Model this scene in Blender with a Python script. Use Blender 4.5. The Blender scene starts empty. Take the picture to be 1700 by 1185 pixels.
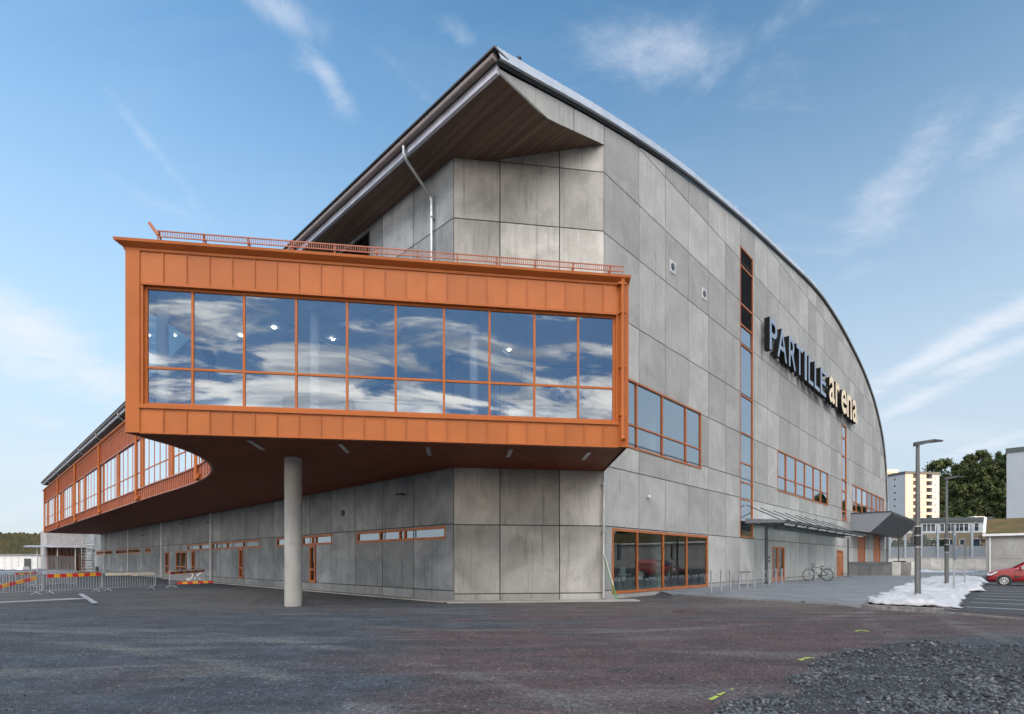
import bpy, bmesh, math, random
from mathutils import Vector as V, Matrix, noise
from mathutils.geometry import tessellate_polygon
random.seed(7)
R = math.radians
sc = bpy.context.scene
COL = sc.collection

# ------------------------------------------------------------------ camera, sky, sun
FP, HZ, CH = 876.0, 932.0, 1.55          # focal length / horizon row in photo pixels, eye height in metres
cd = bpy.data.cameras.new('camera'); cam = bpy.data.objects.new('camera', cd); COL.objects.link(cam)
cam.location = (0, 0, CH); cam.rotation_euler = (R(90), 0, 0)
cd.sensor_width = 36; cd.lens = FP / 1700 * 36; cd.shift_y = (HZ - 592.5) / 1700; cd.clip_end = 8000; cd.clip_start = .1
sc.camera = cam
SUN_DIR = V((.75, -.66, 0)).normalized(); SUN_EL = R(5.5)
sc.view_settings.view_transform = 'Standard'; sc.view_settings.look = 'None'; sc.view_settings.gamma = 1
sc.view_settings.exposure = 1.92
SKY_STRENGTH = .12

def build_world():
    w = bpy.data.worlds.new('World'); sc.world = w; w.use_nodes = True
    nt = w.node_tree; n = nt.nodes; L = nt.links; n.clear()
    def mk(t, **k):
        a = n.new(t)
        for q, v in k.items():
            if q.startswith('i_'):
                a.inputs[int(q[2:])].default_value = v
            else: setattr(a, q, v)
        return a
    out = mk('ShaderNodeOutputWorld'); bg = mk('ShaderNodeBackground'); bg.inputs[1].default_value = SKY_STRENGTH
    L.new(bg.outputs[0], out.inputs[0])
    sky = mk('ShaderNodeTexSky', sky_type='NISHITA', sun_disc=False)
    sky.sun_elevation = SUN_EL; sky.sun_rotation = math.atan2(SUN_DIR.x, SUN_DIR.y)
    sky.altitude = 50; sky.air_density = 1.0; sky.dust_density = 0.6; sky.ozone_density = 2.0
    tc = mk('ShaderNodeTexCoord'); sep = mk('ShaderNodeSeparateXYZ'); L.new(tc.outputs['Generated'], sep.inputs[0])
    def math_(op, a, b=None, clamp=False):
        m = mk('ShaderNodeMath', operation=op, use_clamp=clamp)
        for i, x in enumerate((a, b)):
            if x is None: continue
            if hasattr(x, 'links'): L.new(x, m.inputs[i])
            else: m.inputs[i].default_value = x
        return m.outputs[0]
    x, y, z = sep.outputs
    zc = math_('ADD', math_('MAXIMUM', z, 0.0), .22)
    u = math_('DIVIDE', x, zc); v = math_('DIVIDE', y, zc)
    def ramp(x, a, b):
        m = mk('ShaderNodeMapRange', interpolation_type='SMOOTHSTEP', clamp=True); L.new(x, m.inputs[0])
        m.inputs[1].default_value = a; m.inputs[2].default_value = b; return m.outputs[0]
    def nz(sx, sy, ox, oy, scale, det, rough, dist, rot=0):
        cmb = mk('ShaderNodeCombineXYZ')
        L.new(u, cmb.inputs[0]); L.new(v, cmb.inputs[1])
        mp = mk('ShaderNodeMapping'); L.new(cmb.outputs[0], mp.inputs[0])
        mp.inputs['Scale'].default_value = (sx, sy, 1); mp.inputs['Location'].default_value = (ox, oy, 0); mp.inputs['Rotation'].default_value = (0, 0, rot)
        t = mk('ShaderNodeTexNoise'); L.new(mp.outputs[0], t.inputs['Vector'])
        t.inputs['Scale'].default_value = scale; t.inputs['Detail'].default_value = det; t.inputs['Roughness'].default_value = rough; t.inputs['Distortion'].default_value = dist
        return t.outputs['Fac']
    # thin wisps ahead, broken cloud behind the viewer, an added bright fill high behind to light the walls
    wisp = math_('MULTIPLY', ramp(nz(1, 1, 3.1, 1.7, 1.1, 4, .5, .2), .44, .66), ramp(nz(.5, 1.7, .3, 5.2, 2.0, 9, .62, 1.0, R(52)), .42, .80))
    low = math_('MULTIPLY', ramp(nz(.35, 1.0, 8, 2, 1.5, 8, .6, .5, R(-12)), .42, .75), ramp(z, .42, .12))
    bn = math_('ADD', nz(1.0, 2.2, 1.2, 6.6, 2.7, 12, .64, .6, R(-14)), math_('MULTIPLY', math_('SUBTRACT', .36, z), .8))
    back = math_('MULTIPLY', ramp(bn, .46, .60), ramp(y, -.1, -.45))
    # individual clouds ahead: direction, half length and half width (radians), tilt, density
    def vdot(vec):
        m_ = mk('ShaderNodeVectorMath', operation='DOT_PRODUCT'); L.new(tc.outputs['Generated'], m_.inputs[0]); m_.inputs[1].default_value = vec; return m_.outputs['Value']
    acc = None
    for pu, pv, hl, hw, ang, den in ((455, 10, 62, 26, 12, 1.0), (500, 75, 75, 22, 38, .55), (545, 130, 40, 16, 42, .85), (760, 50, 34, 14, 25, .5), (690, 143, 60, 12, 30, .42), (1110, 85, 130, 34, 18, .62), (1180, 120, 50, 22, -30, .55), (235, 222, 95, 12, 42, .5), (240, 325, 70, 12, 14, .4), (20, 545, 130, 45, 22, 1.0), (100, 610, 190, 40, 10, .8), (1480, 320, 75, 40, -45, .6), (1590, 570, 150, 18, -22, 1.0), (1640, 590, 90, 14, -12, .9), (1540, 655, 100, 12, -22, .8), (1650, 735, 90, 10, -14, .7), (1660, 225, 80, 30, -40, .5), (1290, 40, 90, 18, -20, .25), (60, 690, 160, 18, 6, .45)):
        den *= (.8 if hl < 90 else 1); c_ = V(((pu - 850) / 876, 1, (932 - pv) / 876)).normalized(); ri = c_.cross(V((0, 0, 1))).normalized(); up = ri.cross(c_)
        a_ = R(ang); t1 = ri * math.cos(a_) - up * math.sin(a_); t2 = ri * math.sin(a_) + up * math.cos(a_); k = c_.y / 876
        q1 = math_('POWER', math_('ABSOLUTE', vdot(t1 / (hl * k * 1.25))), 2.0); q2 = math_('POWER', math_('ABSOLUTE', vdot(t2 / (hw * k * 1.25))), 2.0)
        g_ = math_('MULTIPLY', math_('POWER', 2.718, math_('MULTIPLY', math_('ADD', q1, q2), -1.0)), den)
        acc = g_ if acc is None else math_('MAXIMUM', acc, g_)
    fine = nz(1.3, 2.3, 2.2, 9.1, 3.6, 12, .70, .5, R(40))
    spotc = math_('MULTIPLY', math_('MULTIPLY', ramp(math_('ADD', math_('MULTIPLY', acc, .62), fine), .54, 1.30), ramp(y, 0, .2)), .80)
    fill_veil = math_('MULTIPLY', ramp(nz(1, 1, 7.2, 3.6, 1.3, 6, .55, .5), .2, .5), math_('MULTIPLY', math_('MULTIPLY', ramp(y, .0, -.25), ramp(z, .46, .56)), ramp(z, .98, .8)))
    front = math_('MULTIPLY', math_('MAXIMUM', math_('MAXIMUM', math_('MULTIPLY', wisp, .30), spotc), math_('MULTIPLY', low, .35)), ramp(y, -.4, 0))
    fac = math_('MAXIMUM', front, math_('MULTIPLY', back, .95), True)
    def mixc(f, a, b):
        m_ = mk('ShaderNodeMix', data_type='RGBA'); L.new(f, m_.inputs[0])
        for q, k in ((a, 6), (b, 7)):
            if hasattr(q, 'links'): L.new(q, m_.inputs[k])
            else: m_.inputs[k].default_value = (*q, 1)
        return m_.outputs[2]
    shade = ramp(nz(.8, 2.4, 4.4, 1.1, 2.1, 8, .6, .4, R(-14)), .35, .65)
    backcol = mixc(shade, (1.1, 1.25, 1.5), (5.0, 4.5, 4.0))
    # pale band low in the sky
    pale = math_('MULTIPLY', ramp(z, .80, .06), .92)
    skyc = mixc(pale, sky.outputs[0], (1.45, 1.66, 1.9))
    skyc = mixc(math_('MULTIPLY', ramp(y, -.1, -.5), ramp(z, .56, .46)), skyc, (.56, .90, 1.45))
    hsv = mk('ShaderNodeHueSaturation'); hsv.inputs['Saturation'].default_value = 1.16; L.new(skyc, hsv.inputs['Color'])
    col = mixc(fac, hsv.outputs[0], mixc(ramp(y, -.1, -.4), (1.95, 2.05, 2.25), backcol))
    col = mixc(fill_veil, col, (12.0, 11.6, 11.4))
    fill_band = math_('MULTIPLY', ramp(y, .1, -.3), ramp(z, .25, .14))   # bright horizon added behind the viewer to light walls under the overhangs
    col = mixc(math_('MULTIPLY', fill_band, .9), col, (7.6, 6.9, 6.2))
    L.new(col, bg.inputs[0])
build_world()
sl = bpy.data.lights.new('sun', 'SUN'); so = bpy.data.objects.new('sun', sl); COL.objects.link(so)
sl.energy = 2.0; sl.angle = R(.5); sl.color = (1, .66, .42)
sd = V((SUN_DIR.x * math.cos(SUN_EL), SUN_DIR.y * math.cos(SUN_EL), math.sin(SUN_EL)))
so.rotation_euler = sd.to_track_quat('Z', 'Y').to_euler(); so.location = (0, -20, 60)

# ------------------------------------------------------------------ survey helpers
def G(u, v, z=0.0):                       # ground point (at height z) seen at a pixel of the photo
    y = (CH - z) * FP / (v - HZ)
    return V(((u - 850) / FP * y, y, z))
class Frame:                              # a vertical wall plane: s along it, z up, off outwards
    def __init__(s, o, d):
        s.o = V((o[0], o[1], 0)); s.d = V((d[0], d[1], 0)).normalized(); s.n = V((s.d.y, -s.d.x, 0))
    def p(s, a, z, off=0): return s.o + s.d * a + s.n * off + V((0, 0, z))
    def su(s, u, off=0):
        r = (u - 850) / FP; q = s.o + s.n * off
        return (r * q.y - q.x) / (s.d.x - r * s.d.y)
    def zu(s, u, v, off=0):
        q = s.o + s.n * off + s.d * s.su(u, off); return CH + (HZ - v) * q.y / FP
dA = V((835, FP, 0)).normalized(); dB = V((-dA.y, dA.x, 0))
P1 = G(753, 999); P2 = G(1003, 996.4)
A = Frame(P2, dA)                         # long right facade
Bf = Frame(P1, -dB)                       # left facade, s runs from negative (far) to 0 (corner)
Cf = Frame(P1, (P2 - P1))                 # chamfered corner
CL = (P2 - P1).length
SZ = 5.15                                 # soffit height of the projecting storey
Q1 = G(209, 717.6, SZ); Q2 = G(1043, 742.5, SZ); Q1.z = Q2.z = 0
Ff = Frame(Q1, (Q2 - Q1)); FL = (Q2 - Q1).length

# ------------------------------------------------------------------ object helpers
def tag(o, label=None, cat=None, group=None, kind=None):
    if label: o['label'] = label
    if cat: o['category'] = cat
    if group: o['group'] = group
    if kind: o['kind'] = kind
    return o
def empty(name, loc=(0, 0, 0), label=None, cat=None, group=None, rz=0):
    o = bpy.data.objects.new(name, None); COL.objects.link(o); o.location = loc; o.rotation_euler.z = rz
    o.empty_display_size = .2
    return tag(o, label, cat, group)
def ctree(o, parent=None):
    c = o.copy(); COL.objects.link(c)
    if parent: c.parent = parent
    for ch in list(o.children): ctree(ch, c)
    return c
class MB:
    def __init__(s): s.v = []; s.f = []; s.mi = []; s.t = []; s.tone = 0.0; s.m = 0
    def face(s, pts, m=None):
        i = len(s.v); s.v += [tuple(p) for p in pts]; s.f.append(tuple(range(i, i + len(pts)))); s.mi.append(s.m if m is None else m); s.t.append(s.tone)
    def addmesh(s, vs, fs, m=None):
        i = len(s.v); s.v += [tuple(p) for p in vs]
        for f in fs: s.f.append(tuple(i + k for k in f)); s.mi.append(s.m if m is None else m); s.t.append(s.tone)
    def hexa(s, a, m=None):               # 8 corners: bottom 4 ccw, top 4
        s.addmesh(a, [(0, 3, 2, 1), (4, 5, 6, 7), (0, 1, 5, 4), (1, 2, 6, 5), (2, 3, 7, 6), (3, 0, 4, 7)], m)
    def box(s, x0, x1, y0, y1, z0, z1, m=None):
        s.hexa([(x0, y0, z0), (x1, y0, z0), (x1, y1, z0), (x0, y1, z0), (x0, y0, z1), (x1, y0, z1), (x1, y1, z1), (x0, y1, z1)], m)
    def fbox(s, F, a0, a1, z0, z1, o0, o1, m=None):
        s.hexa([F.p(a0, z0, o1), F.p(a1, z0, o1), F.p(a1, z0, o0), F.p(a0, z0, o0), F.p(a0, z1, o1), F.p(a1, z1, o1), F.p(a1, z1, o0), F.p(a0, z1, o0)], m)
    def bar(s, p, q, w, h=None, up=(0, 0, 1), m=None):
        p = V(p); q = V(q); h = h or w; d = (q - p).normalized(); up = V(up)
        if abs(d.dot(up)) > .98: up = V((1, 0, 0))
        x = d.cross(up).normalized() * w / 2; y = x.cross(d).normalized() * h / 2
        s.hexa([p - x - y, p + x - y, q + x - y, q - x - y, p - x + y, p + x + y, q + x + y, q - x + y], m)
    def tube(s, path, r, n=10, m=None, cap=True):
        path = [V(p) for p in path]; rr = r if isinstance(r, (list, tuple)) else [r] * len(path)
        rings = []; d0 = (path[1] - path[0]).normalized(); x = d0.orthogonal().normalized()
        for i, p in enumerate(path):
            if i == 0: d = path[1] - path[0]
            elif i == len(path) - 1: d = path[-1] - path[-2]
            else: d = (path[i + 1] - p).normalized() + (p - path[i - 1]).normalized()
            d.normalize(); x = (x - d * x.dot(d)).normalized(); y = d.cross(x)
            rings.append([p + (x * math.cos(k * 2 * math.pi / n) + y * math.sin(k * 2 * math.pi / n)) * rr[i] for k in range(n)])
        vs = [q for g in rings for q in g]; fs = []
        for i in range(len(path) - 1):
            for k in range(n):
                a = i * n + k; b = i * n + (k + 1) % n; fs.append((a, b, b + n, a + n))
        if cap: fs.append(tuple(reversed(range(n)))); fs.append(tuple(range(len(vs) - n, len(vs))))
        s.addmesh(vs, fs, m)
    def prism(s, pts, z0, z1, m=None):    # plan polygon extruded up
        n = len(pts); vs = [(p[0], p[1], z0) for p in pts] + [(p[0], p[1], z1) for p in pts]
        s.addmesh(vs, [tuple(reversed(range(n))), tuple(range(n, 2 * n))] + [(i, (i + 1) % n, n + (i + 1) % n, n + i) for i in range(n)], m)
    def build(s, name, mats, parent=None, smooth=False, label=None, tri=False):
        me = bpy.data.meshes.new(name); me.from_pydata(s.v, [], s.f)
        if not isinstance(mats, (list, tuple)): mats = [mats]
        for m in mats: me.materials.append(m)
        me.polygons.foreach_set('material_index', s.mi)
        at = me.attributes.new('tone', 'FLOAT', 'FACE'); at.data.foreach_set('value', s.t)
        if smooth: me.polygons.foreach_set('use_smooth', [True] * len(s.f))
        me.update(); o = bpy.data.objects.new(name, me); COL.objects.link(o)
        if parent:
            o.parent = parent; pl = V((0, 0, 0)); par = parent
            while par: pl += par.location; par = par.parent
            if s.__dict__.get('world', True): o.location = -pl
        if label: o['label'] = label
        return o
def smooth_angle(o, deg=35):
    bm = bmesh.new(); bm.from_mesh(o.data); bmesh.ops.remove_doubles(bm, verts=bm.verts, dist=1e-4); bm.to_mesh(o.data); bm.free()
    o.data.polygons.foreach_set('use_smooth', [True] * len(o.data.polygons)); o.data.set_sharp_from_angle(angle=R(deg)); return o

# ------------------------------------------------------------------ materials
class NT:
    def __init__(s, name):
        s.mat = bpy.data.materials.new(name); s.mat.use_nodes = True; s.nt = s.mat.node_tree; s.n = s.nt.nodes; s.L = s.nt.links
        s.b = s.n['Principled BSDF']; s.out = s.n['Material Output']
        s.g = s.n.new('ShaderNodeNewGeometry'); s.P = s.g.outputs['Position']
    def mk(s, t, **k):
        a = s.n.new(t)
        for q, v in k.items(): setattr(a, q, v)
        return a
    def lk(s, a, b):
        if hasattr(a, 'links'): s.L.new(a, b)
        else: b.default_value = a
    def mth(s, op, a, b=0.0, clamp=False):
        m = s.mk('ShaderNodeMath', operation=op, use_clamp=clamp); s.lk(a, m.inputs[0]); s.lk(b, m.inputs[1]); return m.outputs[0]
    def noise(s, scale, det=4, rough=.55, vec=None, sc3=None, dist=0.0):
        v = vec or s.P
        if sc3 is not None:
            mp = s.mk('ShaderNodeMapping'); s.L.new(v, mp.inputs[0]); mp.inputs['Scale'].default_value = sc3; v = mp.outputs[0]
        t = s.mk('ShaderNodeTexNoise'); s.L.new(v, t.inputs['Vector']); t.inputs['Scale'].default_value = scale; t.inputs['Detail'].default_value = det
        t.inputs['Roughness'].default_value = rough; t.inputs['Distortion'].default_value = dist; return t.outputs['Fac']
    def vor(s, scale, feature='F1', out='Color'):
        t = s.mk('ShaderNodeTexVoronoi', feature=feature); s.L.new(s.P, t.inputs['Vector']); t.inputs['Scale'].default_value = scale; return t.outputs[out]
    def ss(s, x, a, b, lo=0.0, hi=1.0):
        m = s.mk('ShaderNodeMapRange', interpolation_type='SMOOTHSTEP'); s.lk(x, m.inputs[0]); m.inputs[1].default_value = a; m.inputs[2].default_value = b
        m.inputs[3].default_value = lo; m.inputs[4].default_value = hi; return m.outputs[0]
    def mix(s, f, a, b, bt='MIX'):
        m = s.mk('ShaderNodeMix', data_type='RGBA', blend_type=bt); s.lk(f, m.inputs[0])
        for x, i in ((a, 6), (b, 7)):
            if hasattr(x, 'links'): s.L.new(x, m.inputs[i])
            else: m.inputs[i].default_value = (*x, 1)
        return m.outputs[2]
    def base(s, c):
        if hasattr(c, 'links'): s.L.new(c, s.b.inputs['Base Color'])
        else: s.b.inputs['Base Color'].default_value = (*c, 1)
    def bump(s, h, strength=.4, dist=.02):
        b = s.mk('ShaderNodeBump'); b.inputs['Strength'].default_value = strength; b.inputs['Distance'].default_value = dist
        s.L.new(h, b.inputs['Height']); s.L.new(b.outputs[0], s.b.inputs['Normal'])
    def rough(s, r): s.lk(r, s.b.inputs['Roughness'])
    def hsvval(s, c, f):                  # colour times a scalar
        return s.mix(1.0, c, s.rgb(f), 'MULTIPLY')
    def rgb(s, f):
        m = s.mk('ShaderNodeCombineXYZ'); 
        for i in range(3): s.lk(f, m.inputs[i])
        return m.outputs[0]
def simple(name, col, rough=.6, metal=0.0, var=.12, nscale=1.5, bump=0.0, bscale=40, spec=.5):
    s = NT(name)
    if var: s.base(s.hsvval(col, s.ss(s.noise(nscale, 5, .6), .3, .7, 1 - var, 1 + var)))
    else: s.base(col)
    s.rough(s.ss(s.noise(nscale * 3, 4), .3, .7, max(.02, rough - .07), min(1, rough + .07))); s.b.inputs['Metallic'].default_value = metal; s.b.inputs['Specular IOR Level'].default_value = spec
    if bump: s.bump(s.noise(bscale, 4), bump, .01)
    return s.mat
def concrete(name, c0, c1, streak=1.0, tonek=.14):
    s = NT(name)
    at = s.mk('ShaderNodeAttribute', attribute_name='tone')
    off = s.mk('ShaderNodeVectorMath', operation='ADD'); sclv = s.mk('ShaderNodeVectorMath', operation='SCALE'); s.L.new(s.rgb(at.outputs['Fac']), sclv.inputs[0]); sclv.inputs['Scale'].default_value = 37.0
    s.L.new(s.P, off.inputs[0]); s.L.new(sclv.outputs[0], off.inputs[1]); Q = off.outputs[0]
    blotch = s.noise(.55, 7, .62, Q, dist=.6)
    cloud = s.noise(1.7, 6, .65, Q, dist=.4)
    streakn = s.noise(1.0, 5, .6, Q, (7.0, 7.0, .45))
    fine = s.noise(26, 3, .6)
    c = s.mix(s.ss(blotch, .34, .68), tuple(x * 1.0 for x in c0), c1)
    c = s.mix(s.mth('MULTIPLY', s.ss(cloud, .52, .76), .34), c, tuple(x * .62 for x in c0))
    c = s.mix(s.mth('MULTIPLY', s.ss(streakn, .54, .76), .42 * streak), c, tuple(x * .6 for x in c0))
    c = s.mix(s.mth('MULTIPLY', s.ss(streakn, .42, .26), .3 * streak), c, tuple(min(.6, x * 1.25) for x in c1))
    c = s.hsvval(c, s.ss(fine, .2, .8, .93, 1.06))
    c = s.hsvval(c, s.ss(at.outputs['Fac'], 0, 1, 1 - tonek, 1 + tonek))
    sp = s.mk('ShaderNodeSeparateXYZ'); s.L.new(s.P, sp.inputs[0])
    drip = s.noise(1.0, 6, .7, s.P, (2.6, 2.6, .10)); c = s.mix(s.mth('MULTIPLY', s.mth('MULTIPLY', s.ss(drip, .56, .70), s.ss(cloud, .35, .6, .3, 1)), .38 * streak), c, tuple(x * .50 for x in c0))
    base_d = s.mth('MULTIPLY', s.ss(s.mth('ADD', sp.outputs[2], s.mth('MULTIPLY', s.noise(1.3, 5, .7), 1.0)), 1.15, .45), .35); c = s.mix(base_d, c, (.17, .155, .135))
    pits = s.ss(s.vor(9, 'F1', 'Distance'), .05, .02); c = s.mix(s.mth('MULTIPLY', pits, s.ss(cloud, .5, .6, 0, .6)), c, tuple(x * .4 for x in c0))
    s.base(c); s.rough(s.ss(blotch, .3, .7, .62, .85)); s.bump(s.mth('ADD', fine, s.mth('MULTIPLY', cloud, .8)), .25, .01)
    return s.mat
def glass(name, tint, glo=.55, gcol=(.8, .88, .97), rough=0.0, wav=.0):
    s = NT(name); s.n.remove(s.b)
    t = s.mk('ShaderNodeBsdfTransparent'); t.inputs[0].default_value = (*tint, 1)
    g = s.mk('ShaderNodeBsdfGlossy'); g.inputs['Color'].default_value = (*gcol, 1); g.inputs['Roughness'].default_value = rough
    if wav:
        b = s.mk('ShaderNodeBump'); b.inputs['Strength'].default_value = wav; b.inputs['Distance'].default_value = .02; s.L.new(s.noise(.55, 1, .4), b.inputs['Height']); s.L.new(b.outputs[0], g.inputs['Normal'])
    lw = s.mk('ShaderNodeFresnel'); lw.inputs[0].default_value = 1.45
    f = s.mth('ADD', s.mth('MULTIPLY', lw.outputs[0], 1.0), glo, True)
    m = s.mk('ShaderNodeMixShader'); s.L.new(f, m.inputs[0]); s.L.new(t.outputs[0], m.inputs[1]); s.L.new(g.outputs[0], m.inputs[2]); s.L.new(m.outputs[0], s.out.inputs[0])
    return s.mat
def emit(name, col, st):
    s = NT(name); s.base((.8, .8, .8)); s.b.inputs['Emission Color'].default_value = (*col, 1); s.b.inputs['Emission Strength'].default_value = st; return s.mat
M = {}
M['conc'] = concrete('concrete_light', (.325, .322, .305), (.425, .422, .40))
M['concShade'] = concrete('concrete_shaded', (.185, .205, .22), (.335, .355, .365), 1.7, .18)  # shade under the projecting storey put into darker, bluer panel concrete
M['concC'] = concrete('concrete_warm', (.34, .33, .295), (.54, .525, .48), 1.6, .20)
M['pillar'] = concrete('concrete_pillar', (.42, .41, .38), (.56, .55, .51), 1.3)
M['joint'] = simple('joint_sealant', (.055, .055, .055), .9)  # dark colour in the open panel joints
M['orange'] = simple('orange_metal', (.41, .115, .026), .5, 0, .06, .8, 0, 40, .25)
def orange_seam():
    s = NT('orange_cladding'); at = s.mk('ShaderNodeAttribute', attribute_name='tone')
    c = s.hsvval((.42, .122, .029), s.ss(at.outputs['Fac'], 0, 1, .91, 1.07)); c = s.hsvval(c, s.ss(s.noise(1.2, 4), .3, .7, .95, 1.05))
    st = s.noise(1, 5, .65, sc3=(6, 6, .5)); c = s.mix(s.mth('MULTIPLY', s.ss(st, .55, .75), .28), c, (.30, .10, .04)); s.b.inputs['Specular IOR Level'].default_value = .3; s.base(c); s.rough(s.ss(st, .3, .7, .36, .52)); s.bump(s.mth('ADD', s.noise(1.3, 2, .5), s.mth('MULTIPLY', at.outputs['Fac'], .0)), .22, .06); return s.mat
M['clad'] = orange_seam()
M['redclad'] = simple('red_brown_cladding', (.36, .11, .05), .35, 0, .08, .8)
M['wood'] = simple('orange_wood', (.40, .120, .030), .5, 0, .15, 3)
M['door'] = simple('orange_door', (.42, .14, .05), .5, 0, .1, 3)
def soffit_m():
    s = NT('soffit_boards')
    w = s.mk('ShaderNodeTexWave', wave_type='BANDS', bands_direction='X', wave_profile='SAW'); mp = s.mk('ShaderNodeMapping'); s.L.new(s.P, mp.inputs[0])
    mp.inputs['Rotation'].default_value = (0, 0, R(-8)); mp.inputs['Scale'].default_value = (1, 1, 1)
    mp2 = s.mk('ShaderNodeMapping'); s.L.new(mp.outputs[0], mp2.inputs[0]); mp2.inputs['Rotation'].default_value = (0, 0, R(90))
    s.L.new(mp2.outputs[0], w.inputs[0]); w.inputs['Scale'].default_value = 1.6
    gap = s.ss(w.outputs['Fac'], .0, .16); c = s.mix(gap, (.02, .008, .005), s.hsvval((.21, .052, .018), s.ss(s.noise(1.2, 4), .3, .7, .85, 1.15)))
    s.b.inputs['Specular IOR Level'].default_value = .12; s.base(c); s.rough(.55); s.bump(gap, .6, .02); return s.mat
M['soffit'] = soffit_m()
def roofsoffit():
    s = NT('roof_soffit_boards'); mp = s.mk('ShaderNodeMapping'); s.L.new(s.P, mp.inputs[0]); mp.inputs['Rotation'].default_value = (0, 0, R(46.4))
    w = s.mk('ShaderNodeTexWave', wave_type='BANDS', bands_direction='Y', wave_profile='SAW'); s.L.new(mp.outputs[0], w.inputs[0]); w.inputs['Scale'].default_value = 1.2
    gap = s.ss(w.outputs['Fac'], 0, .1); st = s.noise(1, 4, .6, mp.outputs[0], (.2, 4, 4))
    s.base(s.mix(gap, (.03, .026, .024), s.mix(s.ss(st, .3, .7), (.115, .068, .045), (.19, .122, .085)))); s.rough(.7); s.bump(gap, .3, .01); return s.mat
M['roofsoffit'] = roofsoffit()
M['zinc'] = simple('galvanised_fascia', (.52, .52, .58), .38, .55, .08, .7)
M['roofmetal'] = simple('roof_edge_metal', (.56, .60, .64), .35, .35, .12, .5)
M['gutter'] = simple('brown_gutter', (.26, .22, .21), .45, .2, .1)
M['black'] = simple('black_metal', (.02, .02, .022), .5)
M['darkgrey'] = simple('dark_grey_metal', (.06, .065, .07), .45, .2)
M['grey'] = simple('grey_metal', (.22, .23, .25), .45, .4)
M['steel'] = simple('galvanised_steel', (.48, .49, .50), .35, .7)
M['lampgrey'] = simple('lamp_pole_grey', (.13, .135, .135), .4, .3)
M['white'] = simple('white_paint', (.72, .72, .70), .5, 0, .06)
M['inwhite'] = simple('interior_white', (.75, .76, .76), .6, 0, .03)
M['louvre'] = simple('dark_louvre', (.05, .05, .058), .5, .2)
M['glassF'] = glass('coated_glass', (.90, .96, .97), .36, (.80, .90, 1.0))
M['glassG'] = glass('gallery_glass', (.5, .6, .62), .6, (.95, .97, 1.0))
M['glassA'] = glass('side_glass', (.62, .74, .74), .35, (.86, .92, .98))
M['glassD'] = glass('ground_floor_glass', (.55, .66, .62), .09, (.9, .95, .97))
M['lampon'] = emit('ceiling_lamp_light', (1, .93, .8), 3)
M['bwh2'] = simple('vent_plate', (.52, .53, .54), .6)
M['cream'] = simple('cream_letter_face', (.82, .66, .44), .45, 0, .03)
M['blueg'] = simple('grey_blue_letter_face', (.22, .28, .37), .35, 0, .04)
M['letterside'] = simple('dark_letter_return', (.008, .008, .008), .7, 0, .05, 1, 0, 40, .2)

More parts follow.
